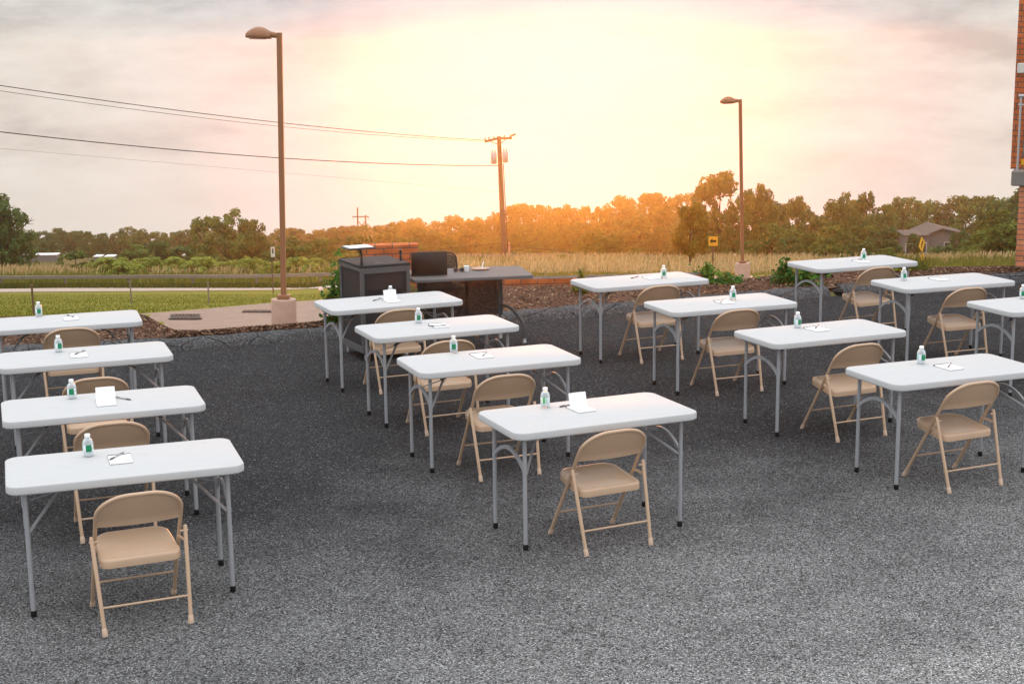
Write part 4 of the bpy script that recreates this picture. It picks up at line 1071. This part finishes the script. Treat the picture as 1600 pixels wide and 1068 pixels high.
blades('golden_grass', 9000, (600, 1300), (70, 122), (.45, .95), .045, 'straw', 'dry golden grass beyond the brick wall and the desk', True, False, -.9)
blades('verge_grass', 9000, (-60, 560), (76, 83), (.12, .30), .03, 'blade2', 'rough grass between road and guard rail', False)
blades('slope_grass', 5000, (640, 1640), (40, 70), (.08, .22), .018, 'blade', 'thin grass on the slope beyond the mulch bed', True)
blades('lawn_grass', 30000, (-60, 545), (15.5, 57), (.02, .055), .010, 'bladeL', 'short lawn grass beyond the kerb', False)

# garden plants at the bed: many small leaves on short stems
def plant(x, y, z, w, h, n, lab, mat='leafG', ls=.03, seed=1):
    rnd = random.Random(seed); P = atz(x, y, z); root = empty('garden_plant', P); tag(root, lab, 'plant', 'green plants in the mulch bed')
    m = MB(); vs, fs = [], []
    for k in range(7):
        a = rnd.uniform(0, 6.28); q = rnd.uniform(.3, .8); m.tube([(0, 0, -.03), (math.cos(a) * w * .2, math.sin(a) * w * .2, h * .4), (math.cos(a) * w * .5 * q, math.sin(a) * w * .4 * q, h * q)], [.006, .004, .002], 5)
    m.build('stem', MAT['bark'], root, 60)
    for _ in range(int(n * 1.7)):
        a = rnd.uniform(0, 6.28); r = abs(rnd.gauss(0, .62)); zz = min(1.15, abs(rnd.gauss(.35, .32))); k = 1.1 - .5 * zz + .25 * math.sin(a * 3 + seed)
        c = Vector((math.cos(a) * r * w * .5 * k, math.sin(a) * r * w * .4 * k, .01 + zz * h)); nr = Vector((rnd.gauss(0, .5), rnd.gauss(-.3, .5), 1)).normalized()
        u = nr.orthogonal().normalized(); u.rotate(Matrix.Rotation(rnd.uniform(0, 6.28), 3, nr)); v = nr.cross(u); s = ls * rnd.uniform(.5, 1.2); i = len(vs)
        vs += [c - u * s, c - u * s * .2 - v * s * .55, c + u * s * .5 - v * s * .35, c + u * s, c + u * s * .5 + v * s * .35, c - u * s * .2 + v * s * .55]; fs.append([i + j for j in range(6)])
    me = bpy.data.meshes.new('leaves'); me.from_pydata([tuple(v) for v in vs], [], fs); me.update(); o = link('leaves', me, MAT[mat], root)
plant(522, 506, .1, .26, .46, 420, 'leafy green plant beside the lectern, over the driveway edge', seed=2)
plant(533, 492, .1, .22, .62, 330, 'taller green plant touching the lectern side', seed=3)
plant(666, 480, .1, .32, .42, 420, 'green plant under the desk between lectern and desk leg', seed=4)
plant(668, 502, .1, .16, .10, 120, 'small bright plant below the desk at the kerb', seed=5)
plant(1104, 441, .1, .30, .20, 330, 'green plant at the end of the brick wall', seed=6)
plant(1136, 444, .1, .42, .11, 300, 'low spreading green plant before the second lamp post', seed=7)
plant(1228, 444, .1, .36, .26, 460, 'dark green plant behind the leg of the rearmost right table', seed=8)
plant(1258, 446, .1, .26, .22, 260, 'green plant under the rearmost table by the brick building', seed=9)
plant(1283, 436, .1, .20, .14, 140, 'small green plant in the mulch under the far table', seed=10)
plant(1408, 426, .1, .12, .12, 70, 'small yellow flowering plant behind the water bottle', 'leafY', .03, seed=11)
plant(907, 461, .1, .16, .26, 240, 'grey green tuft in the mulch behind the table end', 'leafC', .028, seed=13)
plant(1020, 446, .1, .10, .05, 30, 'tiny weed in the mulch before the brick wall', seed=12)
# grass tuft in the bed
G0 = atz(1412, 425, .1); vs, fs = [], []; rnd = random.Random(5)
for _ in range(420):
    b = G0 + Vector((rnd.uniform(-.28, .3), rnd.uniform(-.1, .2), -.02)); h = rnd.uniform(.1, .32); ln = Vector((rnd.gauss(0, .12), rnd.gauss(0, .08), 0)); q = Vector((.005, .002, 0)); i = len(vs)
    vs += [b - q, b + q, b + Vector((0, 0, h)) + ln]; fs.append([i, i + 1, i + 2])
me = bpy.data.meshes.new('grass_tuft'); me.from_pydata([tuple(v) for v in vs], [], fs); me.update(); o = link('grass_tuft', me, MAT['blade']); tag(o, 'wispy ornamental grass tuft in the bed below the diamond sign', 'plant')

# ------------------------------------------------------------------ air
m = MB(); m.box((0, 130, -19), (1300, 410, 51)); o = m.build('haze', None, None, None)
t = NT('haze_air'); vp = t.n('ShaderNodeVolumePrincipled')
vp.inputs['Color'].default_value = (1, .88, .70, 1); vp.inputs['Density'].default_value = .00048; vp.inputs['Anisotropy'].default_value = .92
t.l(vp.outputs[0], t.out.inputs['Volume']); o.data.materials.append(t.m); o['kind'] = 'stuff'; o['label'] = 'thin warm evening haze over the meadow'; o['category'] = 'haze'

# ------------------------------------------------------------------ light
SUN_EL, SUN_AZ = R(-1.4), math.atan2(ray(880, 300).x, ray(880, 300).y)
sd = Vector((math.sin(SUN_AZ) * math.cos(SUN_EL), math.cos(SUN_AZ) * math.cos(SUN_EL), math.sin(SUN_EL)))
sl = bpy.data.lights.new('sun', 'SUN'); sl.energy = 2.0; sl.angle = R(14); sl.color = (1, .31, .045)
so = bpy.data.objects.new('sun', sl); COL.objects.link(so); so.rotation_euler = sd.to_track_quat('Z', 'Y').to_euler(); so.location = (0, 60, 40)

w = bpy.data.worlds.new('World'); S.world = w; w.use_nodes = True; nt = w.node_tree; nt.nodes.clear()
class WN(NT):
    def __init__(s): s.t = nt; s.out = s.n('ShaderNodeOutputWorld')
k = WN(); v = k.co('Generated')
sky = k.n('ShaderNodeTexSky'); sky.sky_type = 'NISHITA'; sky.sun_disc = False; sky.sun_elevation = SUN_EL; sky.sun_rotation = SUN_AZ
b1 = k.n('ShaderNodeBackground'); b1.inputs[1].default_value = .10; k.l(sky.outputs[0], b1.inputs[0])
sp = k.n('ShaderNodeSeparateXYZ'); k.l(v, sp.inputs[0])
mp = k.n('ShaderNodeMapping'); mp.inputs['Scale'].default_value = (1, 1, 3.4); mp.inputs['Location'].default_value = (3.1, 1.7, .35); k.l(v, mp.inputs[0])
n1 = k.noise(mp.outputs[0], 7.5, 7, .58); n2 = k.noise(mp.outputs[0], 22, 6, .6)
f = k.math('ADD', k.math('MULTIPLY', n1, .72), k.math('MULTIPLY', n2, .28))
# clouds break up higher, the band near the tree tops is clear and pale
cl = k.ramp(f, [(.37, (.56, .545, .525)), (.46, (.74, .72, .675)), (.54, (.84, .83, .775)), (.66, (.96, .95, .90))])
hz = k.math('MULTIPLY', k.math('ADD', sp.outputs[2], .115), 14, True)
cl = k.mix(hz, (.86, .835, .77), cl)
dt = k.n('ShaderNodeVectorMath'); dt.operation = 'DOT_PRODUCT'; k.l(v, dt.inputs[0]); dt.inputs[1].default_value = ray(850, 110).normalized()
g = k.math('POWER', k.math('MAXIMUM', dt.outputs['Value'], 0), 50)
cl = k.mix(k.math('MULTIPLY', g, .85), cl, (.56, .77, .93))
# overcast dome: brightest overhead, dimmer low down on the side away from the sunset
up = k.math('MULTIPLY', k.math('SUBTRACT', sp.outputs[2], .10), 1.12, True)
cl = k.mix(up, cl, (2.75, 2.80, 2.90))
bk = k.math('MULTIPLY', k.math('MULTIPLY', k.math('SUBTRACT', .15, sp.outputs[1]), 1.2, True), k.math('SUBTRACT', 1, up), True)
cl = k.mix(bk, cl, (1.2, 1.22, 1.26))
b2 = k.n('ShaderNodeBackground'); b2.inputs[1].default_value = 1.0; k.l(cl, b2.inputs[0])
mx = k.n('ShaderNodeMixShader'); mx.inputs[0].default_value = .9; k.l(b1.outputs[0], mx.inputs[1]); k.l(b2.outputs[0], mx.inputs[2]); k.l(mx.outputs[0], k.out.inputs['Surface'])

S.view_settings.view_transform = 'Standard'; S.view_settings.look = 'None'; S.view_settings.exposure = 0; S.view_settings.gamma = 1
S.cycles.max_bounces = 6; S.cycles.transparent_max_bounces = 16; S.cycles.volume_bounces = 0
